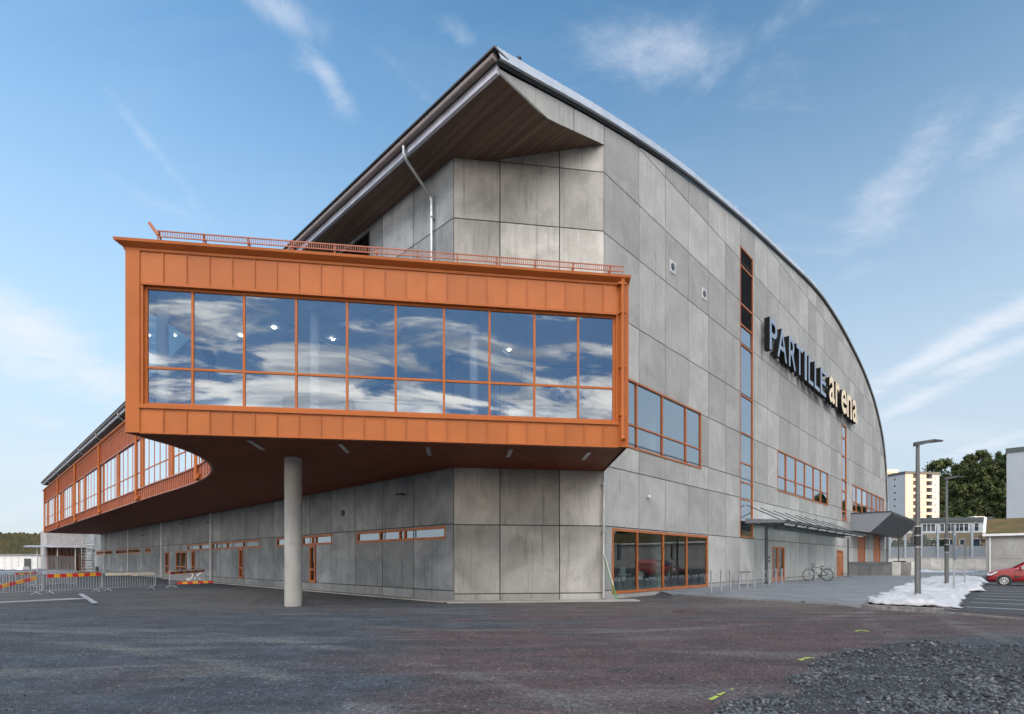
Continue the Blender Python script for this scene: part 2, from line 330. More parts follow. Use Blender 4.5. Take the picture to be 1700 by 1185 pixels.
# ------------------------------------------------------------------ setting: ground
def gravel_m():
    s = NT('gravel_ground')
    big = s.noise(.16, 4, .55, dist=.8); mid = s.noise(.9, 6, .65, sc3=(1, 1.6, 1)); fine = s.noise(14, 5, .75); vf = s.vor(38, 'F1', 'Color')
    tracks = s.noise(1, 5, .6, sc3=(.22, 1.3, 1), dist=.5)
    c = s.mix(s.ss(mid, .3, .7), (.020, .028, .038), (.050, .065, .085))
    red = s.noise(.11, 5, .6, sc3=(1, 1.5, 1)); sp = s.mk('ShaderNodeSeparateXYZ'); s.L.new(s.P, sp.inputs[0])
    # reddish crushed stone, mostly to the right and near the wall
    rr = s.mth('ADD', red, s.ss(sp.outputs[0], -14, 7, -.10, .13))
    ex = s.mth('SUBTRACT', sp.outputs[0], 2.8); ey = s.mth('SUBTRACT', sp.outputs[1], 8.6); ed = s.mth('SQRT', s.mth('ADD', s.mth('MULTIPLY', ex, ex), s.mth('MULTIPLY', ey, ey))); rr = s.mth('ADD', rr, s.ss(ed, 6.0, 1.5, 0, .13))
    c = s.mix(s.mth('MULTIPLY', s.ss(rr, .48, .62), .9), c, s.mix(s.ss(mid, .3, .7), (.044, .029, .031), (.086, .056, .056)))
    dust = s.mth('MULTIPLY', s.ss(tracks, .50, .68), .6); c = s.mix(dust, c, (.11, .112, .115))
    dk = s.mth('MULTIPLY', s.ss(s.noise(.45, 6, .65, sc3=(.6, 1.5, 1)), .50, .68), .75); c = s.mix(dk, c, (.028, .031, .036))
    # paler dust below the projecting storey
    near = s.mth('MULTIPLY', s.ss(s.noise(.12, 3), .4, .6, .3, 1), s.mth('MULTIPLY', s.ss(sp.outputs[1], 15.5, 18.5), s.ss(sp.outputs[1], 34, 26))); c = s.mix(s.mth('MULTIPLY', near, .6), c, (.115, .106, .096))
    for cx, cy, r0, w_, kk in ((-4, 34, 23.2, .20, .55), (-4, 34, 25.0, .20, .55), (14, 30, 24.0, .16, .4), (14, 30, 25.7, .16, .4), (-14, -6, 17.0, .22, .5), (-14, -6, 18.8, .22, .5), (30, 2, 22.0, .18, .45), (30, 2, 23.8, .18, .45)):
        dx = s.mth('SUBTRACT', sp.outputs[0], float(cx)); dy = s.mth('SUBTRACT', sp.outputs[1], float(cy)); rr_ = s.mth('SQRT', s.mth('ADD', s.mth('MULTIPLY', dx, dx), s.mth('MULTIPLY', dy, dy)))
        t_ = s.mth('ABSOLUTE', s.mth('SUBTRACT', s.mth('ADD', rr_, s.mth('MULTIPLY', mid, .5)), r0 + .25))
        f_ = s.mth('MULTIPLY', s.ss(t_, w_ * 1.4, w_ * .4), s.ss(tracks, .40, .58, 0, kk)); c = s.mix(f_, c, (.125, .128, .13) if r0 < 24 else (.026, .029, .034))
    sv = s.mk('ShaderNodeSeparateColor'); s.L.new(vf, sv.inputs[0])
    c = s.hsvval(c, s.ss(sv.outputs[0], 0, 1, .55, 1.5)); c = s.hsvval(c, s.ss(fine, .25, .75, .72, 1.3))
    wh = s.ss(sv.outputs[1], .985, .992); c = s.mix(s.mth('MULTIPLY', wh, .4), c, (.42, .42, .42))
    s.base(c); s.rough(.9); s.bump(s.mth('ADD', s.vor(38, 'F1', 'Distance'), s.mth('ADD', s.mth('MULTIPLY', fine, 1.2), s.mth('MULTIPLY', mid, 2.0))), .8, .03); return s.mat
M['gravel'] = gravel_m()
def hgt(x, y):                            # gentle relief of the yard near the viewer
    if y < -2 or y > 16: return 0
    k = max(0, min(1, (14 - y) / 6)) * max(0, min(1, (y + 2) / 2))
    return .05 * k * (noise.noise(V((x * .35, y * .35, 0))) + .4 * noise.noise(V((x * 1.3, y * 1.3, 3))))
def heap(x, y):                           # the coarse gravel heap in the near right corner
    # edge line of the heap in plan
    e = ((x - 2.1) * .60 + (4.9 - y) * .80) if y < 8.3 else -9
    side = (9.2 - y)
    base = min(((x - 1.9) * .74 - (y - 5.0) * .67), (9.1 + .1 * (x - 6) - y) * 1.2)
    base += .35 * noise.noise(V((x * .8, y * .8, 7)))
    if base <= 0: return -.05
    h = .19 * (1 - math.exp(-base * .9))
    rut = (y - 7.55) + .42 * (x - 6.0)
    h += .15 / (1 + (max(0, -(rut) - 0) * 3) ** 2) * (1 if rut < 0 else math.exp(-rut * 1.2)) * 0 + (.17 * math.exp(-((rut - .45) / .5) ** 2) if rut > 0 else .17 * math.exp(-.81) * math.exp(rut * 9)) * max(0, min(1, (x - 4.6) / 1.2))
    h += .07 * noise.noise(V((x * 1.7, y * 1.7, 1))) + .03 * noise.noise(V((x * 5, y * 5, 2)))
    return h
def build_ground():
    m = MB(); S = 4000
    xs = [-S, -600, -120] + [-24 + i * .75 for i in range(65)] + [120, 600, S]; ys = [-S, -400, -60, -4] + [-2 + i * .75 for i in range(25)] + [60, 200, 600, S]
    idx = {}
    for j, y in enumerate(ys):
        for i, x in enumerate(xs):
            idx[i, j] = len(m.v); m.v.append((x, y, hgt(x, y) if -24 <= x <= 24 else 0))
    for j in range(len(ys) - 1):
        for i in range(len(xs) - 1): m.f.append((idx[i, j], idx[i + 1, j], idx[i + 1, j + 1], idx[i, j + 1])); m.mi.append(0); m.t.append(0)
    tag(m.build('ground', M['gravel'], smooth=True), kind='structure')
build_ground()
def px_poly(pts, z): return [G(u, v, z) for u, v in pts]
M['paving'] = None
def paving_m():
    s = NT('paving_slabs'); mp = s.mk('ShaderNodeMapping'); s.L.new(s.P, mp.inputs[0]); mp.inputs['Rotation'].default_value = (0, 0, R(46.4))
    b = s.mk('ShaderNodeTexBrick'); s.L.new(mp.outputs[0], b.inputs[0]); b.inputs['Scale'].default_value = 1.0; b.offset = .5
    b.inputs['Color1'].default_value = (.135, .150, .165, 1); b.inputs['Color2'].default_value = (.19, .205, .222, 1); b.inputs['Mortar'].default_value = (.075, .082, .09, 1)
    b.inputs['Mortar Size'].default_value = .008; b.inputs['Brick Width'].default_value = .7; b.inputs['Row Height'].default_value = .35
    c = s.hsvval(b.outputs[0], s.ss(s.noise(.8, 6, .6), .3, .7, .85, 1.12)); s.base(c); s.rough(.7); s.bump(b.outputs['Fac'], -.3, .01); return s.mat
M['paving'] = paving_m()
def asphalt_m():
    s = NT('asphalt'); c = s.hsvval((.030, .033, .038), s.ss(s.noise(1.0, 6, .6), .3, .7, .8, 1.3)); c = s.hsvval(c, s.ss(s.noise(60, 3, .7), .25, .75, .7, 1.35))
    s.base(c); s.rough(.85); s.bump(s.noise(60, 3), .4, .01); return s.mat
M['asphalt'] = asphalt_m()
M['granite'] = simple('granite_kerb', (.17, .165, .165), .85, 0, .35, 9, .4, 50)
PZ = .18
m = MB(); e0 = A.p(A.su(1112), 0, -.05)
pav = [A.p(4.6, 0, .01), G(1112, 985.5, PZ), G(1280, 994.5, PZ), G(1430, 1003, PZ), G(1445, 994, PZ), G(1500, 975, PZ), G(1560, 958, PZ), V((52, 57, 0)), V((62, 66, 0)), A.p(66, 0, .01)]
m.prism(pav, .02, PZ, 0); tag(m.build('paving', M['paving']), kind='structure')
# asphalt parking and road
m = MB(); K1 = G(1574, 1011.5); K2 = G(1700, 1022)
kd = (K2 - K1).normalized(); K3 = K1 + kd * 14
m.prism([K1, K3, V((60, 8, 0)), V((95, 40, 0)), V((95, 98, 0)), V((72, 98, 0)), V((50, 64, 0)), G(1560, 957.6, .0)], -.02, .012)
tag(m.build('parking_lot', M['asphalt']), kind='structure')
m = MB(); m.prism([V((58, 62, 0)), V((96, 100, 0)), V((30, 108, 0)), V((62, 72, 0))], -.02, .016); tag(m.build('road', M['asphalt']), kind='structure')
def inv_ab(a, b): return dA * a + dB * b
M['marking'] = simple('marking_paint', (.62, .63, .64), .7, 0, .2, 6)
for k in range(10):
    a = 23.5 + 2.75 * k; m = MB()
    p = [inv_ab(a - .05, 1.2), inv_ab(a - .05, -4.2), inv_ab(a + .05, -4.2), inv_ab(a + .05, 1.2)]
    m.face([(q.x, q.y, .018) for q in p]); tag(m.build('parking_marking', M['marking']), kind='structure')
# granite kerbs
m = MB()
def kerb(m, p, q, w, z1, z0=-.05):
    d = (q - p); L_ = d.length; d.normalize(); n = max(1, int(L_ / .9))
    for i in range(n):
        a = p + d * (i * L_ / n + .006); b = p + d * ((i + 1) * L_ / n - .006); m.bar(V((a.x, a.y, (z0 + z1) / 2)), V((b.x, b.y, (z0 + z1) / 2)), w, z1 - z0)
ka = G(1400, 1003.5, .1); kb = G(1568, 1013.5, .08)
kerb(m, ka, kb, .28, .14); kerb(m, kb, kb + kd * 9, .14, .05)
tag(m.build('kerb', M['granite']), kind='structure')
m = MB(); sh = [G(1070, 984, .0), G(1112, 985.5, PZ - .02), G(1280, 994.5, PZ - .02), G(1400, 1001.5, PZ - .03), G(1425, 1004.5, .09)]
for a, b in zip(sh, sh[1:]):
    n = 8
    for k in range(n):
        p = a.lerp(b, k / n); q = a.lerp(b, (k + 1) / n)
        def ow_(p): return V((p.x - .25 - .25 * noise.noise(p * .8), p.y - 1.5 - .5 * noise.noise(p * .9), -.01))
        m.face([ow_(p), ow_(q), q, p])
tag(m.build('gravel_shoulder', M['gravel']), kind='structure')
# concrete apron strip along the building foot
m = MB()
m.fbox(Cf, -.25, CL + 1.2, -.02, .05, .0, .75); m.fbox(Bf, -40, .0, -.02, .045, .0, .55)
tag(m.build('concrete_apron', M['pillar']), kind='structure')
# sprayed survey marks
M['spray'] = simple('yellow_green_spray', (.36, .46, .09), .9, 0, .5, 45); M['spray2'] = simple('green_spray', (.06, .22, .09), .8, 0, .3, 30)
def spray(pts, w, mat):
    m = MB(); P_ = [G(u, v) for u, v in pts]
    for a, b in zip(P_, P_[1:]):
        d = (b - a).normalized(); n = V((-d.y, d.x, 0)); k = 6
        for i in range(k):
            if random.random() < .25: continue
            a2 = a.lerp(b, i / k); b2 = a.lerp(b, (i + 1) / k); w1 = w * random.uniform(.4, 1.2); w2 = w * random.uniform(.4, 1.2); z = max(hgt(a2.x, a2.y), hgt(b2.x, b2.y)) + .014
            m.face([V((q.x, q.y, z)) for q in (a2 - n * w1, b2 - n * w2, b2 + n * w2, a2 + n * w1)])
    tag(m.build('spray_marking', mat), kind='structure')
spray([(1421, 1049), (1427, 1046.5), (1446, 1050)], .05, M['spray']); spray([(1328, 1095), (1339, 1091.5), (1352, 1092)], .045, M['spray']); spray([(1179, 1162), (1196, 1155), (1217, 1148)], .028, M['spray'])
spray([(1380, 1107), (1390, 1104), (1397, 1101)], .04, M['spray2']); spray([(1252, 1182), (1272, 1172), (1295, 1161)], .03, M['spray2'])
# coarse gravel heap
def stone_m():
    s = NT('crushed_stone'); at = s.mk('ShaderNodeAttribute', attribute_name='tone')
    c = s.mix(s.ss(at.outputs['Fac'], 0, .85), (.018, .021, .025), (.085, .098, .112)); c = s.mix(s.ss(at.outputs['Fac'], .9, .95), c, (.15, .148, .145)); c = s.hsvval(c, s.ss(s.noise(40, 3), .3, .7, .8, 1.2)); s.base(c); s.rough(.8); return s.mat
M['stone'] = stone_m()
ICO = [(0, 0, 1), (.9, 0, .3), (.25, .85, .35), (-.75, .5, .3), (-.7, -.55, .3), (.3, -.85, .3), (.6, .5, -.5), (-.3, .7, -.5), (-.8, 0, -.5), (-.2, -.8, -.5), (.7, -.4, -.5), (0, 0, -1)]
ICF = [(0, 1, 2), (0, 2, 3), (0, 3, 4), (0, 4, 5), (0, 5, 1), (1, 6, 2), (2, 7, 3), (3, 8, 4), (4, 9, 5), (5, 10, 1), (1, 10, 6), (2, 6, 7), (3, 7, 8), (4, 8, 9), (5, 9, 10)]
def stone(m, x, y, z, r):
    a = random.uniform(0, 6.28); b = random.uniform(-.9, .9); Rm = Matrix.Rotation(a, 3, 'Z') @ Matrix.Rotation(b, 3, 'X'); sx, sy, sz = random.uniform(.6, 1.3), random.uniform(.5, 1.1), random.uniform(.35, .9)
    m.tone = random.random() ** 1.3
    m.addmesh([V((x, y, z)) + Rm @ V((p[0] * sx * r * random.uniform(.8, 1.2), p[1] * sy * r, p[2] * sz * r * random.uniform(.8, 1.2))) for p in ICO], ICF)
def build_heap():
    m = MB(); m.tone = .15; nx, ny = 150, 90; x0, x1, y0, y1 = 1.2, 13, 3.0, 10.6; idx = {}
    for j in range(ny + 1):
        for i in range(nx + 1):
            x = x0 + (x1 - x0) * i / nx; y = y0 + (y1 - y0) * j / ny; idx[i, j] = len(m.v); m.v.append((x, y, heap(x, y) + .012 * noise.noise(V((x * 15, y * 15, 0)))))
    for j in range(ny):
        for i in range(nx):
            m.f.append((idx[i, j], idx[i + 1, j], idx[i + 1, j + 1], idx[i, j + 1])); m.mi.append(0); m.t.append(.2)
    n = 0
    for k in range(90000):
        y = random.uniform(4.2, 10.4); x = random.uniform(1.3, min(12.6, 1 + y * 1.15)); h = heap(x, y)
        if h < hgt(x, y) - .035 or abs(x) > y * 1.02 + .5: continue
        coarse = noise.noise(V((x * 1.1, y * 1.1, 9))); rut = (y - 7.55) + .42 * (x - 6.0)
        if rut < 0 and rut > -1.3 and x > 4.5 and random.random() < .6: coarse -= .5
        if random.random() > .30 + .6 * max(0, coarse + .2): continue
        r = random.uniform(.008, .020) if coarse < -.15 else random.choice((random.uniform(.010, .022), random.uniform(.018, .034)))
        stone(m, x, y, h + r * .25, r); n += 1
        if n > 17000: break
    tag(m.build('gravel_heap', M['stone']), 'heap of coarse dark crushed stone in the near right corner of the yard', 'gravel heap', kind='stuff')
    m = MB()                              # loose stones lying on the yard
    for k in range(5200):
        y = 4.8 + 13 * random.random() ** 1.6; x = random.uniform(-.99, .99) * y
        r = random.uniform(.005, .013) * (1 + .03 * y) * (1.7 if random.random() < .02 else 1)
        stone(m, x, y, hgt(x, y) + r * .2, r)
    tag(m.build('loose_stones', M['stone']), 'small loose stones scattered over the gravel yard', 'stones', kind='stuff')
build_heap()

# ------------------------------------------------------------------ the arena
arena = empty('arena', (0, 30, 0), 'large concrete arena with arched roof, orange projecting glazed storey and round pillar', 'arena')
def grid_cut(r, holes):                   # rectangle minus holes -> sub rectangles
    a0, a1, z0, z1 = r; hs = [h for h in holes if h[0] < a1 and h[1] > a0 and h[2] < z1 and h[3] > z0]
    if not hs: return [r]
    A_ = sorted({a0, a1, *[x for h in hs for x in h[:2] if a0 < x < a1]}); Z_ = sorted({z0, z1, *[x for h in hs for x in h[2:4] if z0 < x < z1]}); o = []
    for i in range(len(A_) - 1):
        for j in range(len(Z_) - 1):
            am = (A_[i] + A_[i + 1]) / 2; zm = (Z_[j] + Z_[j + 1]) / 2
            if not any(h[0] < am < h[1] and h[2] < zm < h[3] for h in hs): o.append((A_[i], A_[i + 1], Z_[j], Z_[j + 1]))
    return o
def wall(name, F, sj, zj, holes, top, mat, parent, label=None, g=.02, depth=.035, thick=.3, step=.5, bot=None):
    """precast panels proud of a recessed backing, with open joints"""
    m = MB()
    def quad(a0, a1, z0, z1, off, mi=0):
        n = max(1, int((a1 - a0) / step)) if top and z1 > min(top(a0), top(a1), top((a0 + a1) / 2)) - .01 else 1
        nb = n
        if bot and z0 < max(bot(a0), bot(a1)) + .01: nb = n = max(n, int((a1 - a0) / step) + 1)
        for k in range(n):
            b0 = a0 + (a1 - a0) * k / n; b1 = a0 + (a1 - a0) * (k + 1) / n
            t0 = min(z1, top(b0)) if top else z1; t1 = min(z1, top(b1)) if top else z1
            l0 = max(z0, bot(b0)) if bot else z0; l1 = max(z0, bot(b1)) if bot else z0
            if t0 <= l0 + .001 and t1 <= l1 + .001: continue
            m.face([F.p(b0, l0, off), F.p(b1, l1, off), F.p(b1, max(t1, l1), off), F.p(b0, max(t0, l0), off)], mi)
    for i in range(len(sj) - 1):
        for j in range(len(zj) - 1):
            m.tone = random.random(); a0, a1, z0, z1 = sj[i] + g, sj[i + 1] - g, zj[j] + g, zj[j + 1] - g
            for r in grid_cut((a0, a1, z0, z1), holes): quad(*r, 0)
            tt = [min(z1, top(a)) if top else z1 for a in (a0, a1)]
            for a, t in ((a0, tt[0]), (a1, tt[1])):
                if t > z0 and not bot and not any(h[0] < a < h[1] and h[2] < (z0 + z1) / 2 < h[3] for h in holes): m.face([F.p(a, z0, 0), F.p(a, t, 0), F.p(a, t, -depth), F.p(a, z0, -depth)])
            if min(tt) > z0 and not bot: m.face([F.p(a0, z0, 0), F.p(a1, z0, 0), F.p(a1, z0, -depth), F.p(a0, z0, -depth)])
            if min(tt) >= z1 and not bot: m.face([F.p(a0, z1, 0), F.p(a1, z1, 0), F.p(a1, z1, -depth), F.p(a0, z1, -depth)])
    m.tone = .5
    for r in grid_cut((sj[0], sj[-1], zj[0], zj[-1]), holes):   # backing
        quad(*r, -depth, 1); quad(*r, -thick, 0)
    for a0, a1, z0, z1 in holes:          # reveals
        for q in ([(a0, z0), (a1, z0)], [(a1, z0), (a1, z1)], [(a1, z1), (a0, z1)], [(a0, z1), (a0, z0)]):
            (b0, y0), (b1, y1) = q; m.face([F.p(b0, y0, 0), F.p(b1, y1, 0), F.p(b1, y1, -thick), F.p(b0, y0, -thick)])
    return m.build(name, [mat, M['joint']], parent, label=label)
def window(F, a0, a1, z0, z1, ms, ts, parent, gl, mat=None, label=None, w=.06, deep=.11, proud=.02, name='window', inset=0.0, ow=None):
    mat = mat or M['wood']; ow = ow or w * 1.15; m = MB()
    o0, o1 = -deep - inset, proud - inset
    m.fbox(F, a0, a1, z0, z0 + ow, o0, o1 + .015); m.fbox(F, a0, a1, z1 - ow, z1, o0, o1)
    m.fbox(F, a0, a0 + ow, z0 + ow, z1 - ow, o0, o1 - .002); m.fbox(F, a1 - ow, a1, z0 + ow, z1 - ow, o0, o1 - .002)
    for a in ms: m.fbox(F, a - w / 2, a + w / 2, z0 + ow, z1 - ow, o0, o1 - .006)
    cuts = [a0 + ow] + [x for a in ms for x in (a - w / 2, a + w / 2)] + [a1 - ow]
    for t in ts:
        for k in range(0, len(cuts), 2): m.fbox(F, cuts[k], cuts[k + 1], t - w / 2, t + w / 2, o0 + .005, o1 - .01)
    o = m.build(name, mat, parent, label=label)
    g = MB(); xs = [a0 + ow] + list(ms) + [a1 - ow]; zs = [z0 + ow] + list(ts) + [z1 - ow]; off = (o0 + o1) / 2
    for i in range(len(xs) - 1):          # every pane tilted by a hair, as real glazing is
        for j in range(len(zs) - 1):
            e = [random.uniform(-.0025, .0025) * min(1.5, xs[i + 1] - xs[i]) for _ in range(3)]
            g.face([F.p(xs[i], zs[j], off + e[0]), F.p(xs[i + 1], zs[j], off + e[1]), F.p(xs[i + 1], zs[j + 1], off + e[1] + e[2]), F.p(xs[i], zs[j + 1], off + e[0] + e[2])])
    g.build('pane', gl, o); return o
def crv(pts):                             # smooth monotone interpolation
    xs = [p[0] for p in pts]; ys = [p[1] for p in pts]; n = len(xs); d = [(ys[i + 1] - ys[i]) / (xs[i + 1] - xs[i]) for i in range(n - 1)]
    t = [d[0]] + [(d[i - 1] + d[i]) / 2 if d[i - 1] * d[i] > 0 else 0 for i in range(1, n - 1)] + [d[-1]]
    def f(x):
        x = min(max(x, xs[0]), xs[-1]); i = 0
        while i < n - 2 and x > xs[i + 1]: i += 1
        h = xs[i + 1] - xs[i]; q = (x - xs[i]) / h
        return (2 * q ** 3 - 3 * q * q + 1) * ys[i] + (q ** 3 - 2 * q * q + q) * h * t[i] + (-2 * q ** 3 + 3 * q * q) * ys[i + 1] + (q ** 3 - q * q) * h * t[i + 1]
    return f
ARCH_PX = [(829, 115), (912, 158), (1004, 209), (1104, 272), (1204, 348), (1293, 426), (1366, 500), (1414, 580), (1440, 638), (1456, 690), (1466, 744), (1470, 790)]
ARCH = [(A.su(u), A.zu(u, v)) for u, v in ARCH_PX]
AE = A.su(1471.5); SR = A.su(825)
ARCH.append((AE, ARCH[-1][1] - 3.0))
print('ARCH', [(round(a, 1), round(b, 1)) for a, b in ARCH])
arch = crv(ARCH)
ZS = A.zu(905, 195)                       # flat soffit height under the big eave
ZP2 = A.zu(1003, 240); sfold = A.su(905)
def soff(s): return ZS if s < sfold else ZS + (ZP2 - ZS) * (s - sfold) / (0 - sfold)
# window list of facade A
def hA(u0, u1, ztop, zbot): return (A.su(u0), A.su(u1), zbot, ztop)
hW1 = (.55, A.su(1164), A.zu(1164, 778.5), A.zu(1164, 685))
hW2 = (A.su(1228.5), A.su(1250), A.zu(1228.5, 891), A.zu(1228.5, 406.5))
hW3 = (A.su(1290.3), A.su(1374.7), A.zu(1290.3, 814.6), A.zu(1290.3, 745.8))
hW4 = (A.su(1397.3), A.su(1405.3), A.zu(1397.4, 863), A.zu(1397.4, 702))
hW5 = (A.su(1415), A.su(1467), A.zu(1415, 849), A.zu(1415, 803))
hW6 = (A.su(1016), A.su(1175), A.zu(1016, 986), A.zu(1016, 876.3))
hD1 = (A.su(1282), A.su(1302), PZ + .01, A.zu(1282, 907)); hD2 = (A.su(1389), A.su(1399.3), PZ + .01, A.zu(1389, 913))
hD3 = (A.su(1424), A.su(1436), .9, A.zu(1424, 888)); hD4 = (A.su(1450), A.su(1461), .9, A.zu(1450, 888))
HOLES_A = [hW1, hW2, hW3, hW4, hW5, hW6, hD1, hD2, hD3, hD4]
print('HOLES', [[round(x, 2) for x in h] for h in HOLES_A])
sjA = [0.0, 2.7, 5.1, 7.5, 9.9, 12.2, hW2[0], hW2[1] + .3] + [hW2[1] + .3 + 2.38 * k for k in range(1, 30)]
sjA = [s for s in sjA if s < AE - 1] + [AE]
ZJ = [0.0, .38, 2.97, 5.38, 6.58, 9.25, 11.68, 14.7, 17.1, 19.6, 22.4, 26]
wall('concrete_wall', A, sjA, ZJ, HOLES_A, arch, M['conc'], arena, 'long light grey concrete wall of panels under the arched roof')
wall('concrete_wall', A, [SR, -2.0, 0.0], [10, 17.1, 26], [], arch, M['conc'], arena, 'pointed concrete wing carrying the eave past the corner', bot=soff, thick=.28)
sC = [0, Cf.su(830), Cf.su(929), CL]
def topC(s):
    q = Cf.p(s, 0); return soff((q - A.o).dot(A.d)) + .05
wall('concrete_wall', Cf, sC, [0.0, .30, 2.97, 6.2, 9.25, 11.9, 14.75, 17.1, 19.6], [], topC, M['concC'], arena, 'pale concrete wall across the cut-off corner')
hB = []
def band(u0, u1): hB.append((Bf.su(u0), Bf.su(u1), 2.43, 2.95))
band(591.5, 739.8); band(458.8, 553); band(311, 433.5); band(241, 250); band(192, 233); band(160, 186)
for u0, u1 in ((514.8, 524.8), (397.6, 403.8), (319, 324), (293, 310), (275, 281)): hB.append((Bf.su(u0), Bf.su(u1), .42, 2.43))
hclear = (-62.0, Bf.su(614), 13.6, 16.85); hB.append(hclear)
sB = [0, -2.6, -4.93] + [-4.93 - 2.36 * k for k in range(1, 50)]; sB = sorted([s for s in sB if s > -122] + [-124])
wall('concrete_wall', Bf, sB, [0.0, .42, 3.0, 5.6, 9.3, 11.9, 14.75, ZS + .05], hB, None, M['concShade'], arena, 'concrete wall under the projecting storey, its shade put into a darker blue-grey')
# windows in B
w0 = hB[0]
def fr(h, *f): return [h[0] + (h[1] - h[0]) * x for x in f]
window(Bf, *hB[0], fr(hB[0], .30, .53, .585), [], arena, M['glassA'], w=.09, label='high ribbon window nearest the corner', inset=.03)
window(Bf, *hB[1], fr(hB[1], .25, .5, .66, .72), [], arena, M['glassA'], w=.09, label='high ribbon window behind the round pillar', inset=.03)
for h in hB[2:6]: window(Bf, *h, fr(h, *[k / 5 for k in range(1, 5)]) if h[1] - h[0] > 2 else [], [], arena, M['glassD'], w=.1, inset=.03)
for h in hB[6:11]: window(Bf, *h, fr(h, .5) if h[1] - h[0] > 1.5 else [], fr((h[2], h[3]), .35), arena, M['glassD'], w=.12, name='narrow_window', inset=.0, proud=.06)
window(Bf, *hclear, [hclear[1] - 2.4 * k for k in range(1, 22)], [15.2], arena, M['glassD'], M['black'], w=.07, label='dark clerestory glazing under the eave')
# windows in A
window(A, *hW1, [A.su(1057.4), A.su(1100), A.su(1139)], [A.zu(1044, 703.6)], arena, M['glassA'], w=.065, label='wide upper window beside the orange box')
ts = [A.zu(1228.5, v) for v in (535.4, 502, 438)]
tz = [A.zu(1228.5, v) for v in (569, 653.6, 716, 766.7, 798.8, 827.5)]
window(A, hW2[0], hW2[1], hW2[2], ts[0] - .0, [], sorted(tz), arena, M['glassA'], w=.07, label='tall strip window below the louvres')
def louvre(F, a0, a1, z0, z1, divs, label):
    m = MB(); w = .09
    for a, b, c, d in ((a0, a1, z1 - w, z1), (a0, a0 + w, z0, z1 - w), (a1 - w, a1, z0, z1 - w)): m.fbox(F, a, b, c, d, -.11, .02)
    for t in divs: m.fbox(F, a0 + w, a1 - w, t - w / 2, t + w / 2, -.11, .012)
    o = m.build('louvre', M['wood'], arena, label=label); m = MB(); z = z0 + .05
    while z < z1 - .1:
        m.hexa([F.p(a0 + w, z, -.03), F.p(a1 - w, z, -.03), F.p(a1 - w, z + .05, -.1), F.p(a0 + w, z + .05, -.1), F.p(a0 + w, z + .012, -.03), F.p(a1 - w, z + .012, -.03), F.p(a1 - w, z + .062, -.1), F.p(a0 + w, z + .062, -.1)]); z += .085
    m.fbox(F, a0 + w, a1 - w, z0, z1 - w, -.2, -.12); m.build('slat', M['louvre'], o)
louvre(A, hW2[0], hW2[1], ts[0], hW2[3], ts[1:], 'dark louvres in the top of the tall strip')
window(A, *hW3, [A.su(u) for u in (1305.3, 1321.8, 1336.5, 1351, 1363)], [A.zu(1290.3, 789.7)], arena, M['glassA'], w=.07, label='six-bay window below the lettering')
window(A, *hW4, [], sorted(A.zu(1397.4, v) for v in (724.5, 755, 794.4, 814, 847.7)), arena, M['glassA'], w=.14, label='narrow tall strip window near the far end')
window(A, *hW5, [A.su(u) for u in (1422, 1431.5, 1440, 1448, 1455.5, 1461.5)], [A.zu(1415, 832.5)], arena, M['glassA'], w=.12, label='window band at the far end reflecting sunlit flats')
window(A, *hW6, [A.su(1058.4), A.su(1101.6), A.su(1140.5)], [], arena, M['glassD'], w=.075, label='shop-like ground floor window', ow=.11)
def door(F, h, double, label, glazed=True):
    a0, a1, z0, z1 = h; m = MB(); w = .11
    m.fbox(F, a0, a0 + w, z0, z1, -.14, .03); m.fbox(F, a1 - w, a1, z0, z1, -.14, .03); m.fbox(F, a0 + w, a1 - w, z1 - w, z1, -.14, .03)
    if glazed:
        am = (a0 + a1) / 2; m.fbox(F, am - .16, am + .16, z0, z1 - w, -.09, -.01); m.fbox(F, a0 + w, am - .16, z0, z0 + .3, -.09, -.01); m.fbox(F, am + .16, a1 - w, z0, z0 + .3, -.09, -.01)
        o = m.build('door', M['wood'], arena, label=label); g = MB()
        for b0, b1 in ((a0 + w, am - .16), (am + .16, a1 - w)): g.face([F.p(b0, z0 + .3, -.05), F.p(b1, z0 + .3, -.05), F.p(b1, z1 - w, -.05), F.p(b0, z1 - w, -.05)])
        g.build('pane', M['glassD'], o)
    else:
        m.fbox(F, a0 + w, a1 - w, z0, z1 - w, -.10, -.04)
        for k in range(1, 6):
            b = a0 + w + (a1 - a0 - 2 * w) * k / 6; m.fbox(F, b - .008, b + .008, z0, z1 - w, -.04, -.03)
        o = m.build('door', M['door'], arena, label=label)
    g = MB(); g.bar(F.p((a0 + a1) / 2 + .08, z0 + .95, .05), F.p((a0 + a1) / 2 + .08, z0 + 1.25, .05), .03); g.build('handle', M['steel'], o)
door(A, hD1, True, 'glazed double door under the steel canopy'); door(A, hD2, False, 'solid orange door at the canopy end', False)
door(A, hD3, False, 'first tall orange door above the loading ramp', False); door(A, hD4, False, 'last tall orange door near the facade end', False)
# roof: arched shell swept along dB, metal edge cap, dark gap
RL = 131.0
path = [(SR, arch(SR))] + [(s, arch(s)) for s in [SR + (AE - SR) * (1 - (1 - k / 60) ** 1.4) for k in range(1, 60)]] + [(AE, arch(AE)), (AE + .05, 6.0), (AE + .05, .2)]
def offs(path, d):
    o = []
    for i, (s, z) in enumerate(path):
        a = path[max(0, i - 1)]; b = path[min(len(path) - 1, i + 1)]; t = V((b[0] - a[0], b[1] - a[1])); t.normalize(); n = V((-t.y, t.x)); o.append((s + n.x * d, z + n.y * d))
    return o
def strip(m, pa, oa, pb, ob, mi=0):
    for i in range(len(pa) - 1): m.face([A.p(*pa[i], oa), A.p(*pa[i + 1], oa), A.p(*pb[i + 1], ob), A.p(*pb[i], ob)], mi)
pout = offs(path, .50); pgap = offs(path, .10)
m = MB(); strip(m, pout, -.36, pout, -RL); m.build('roof', M['roofmetal'], arena, smooth=True)
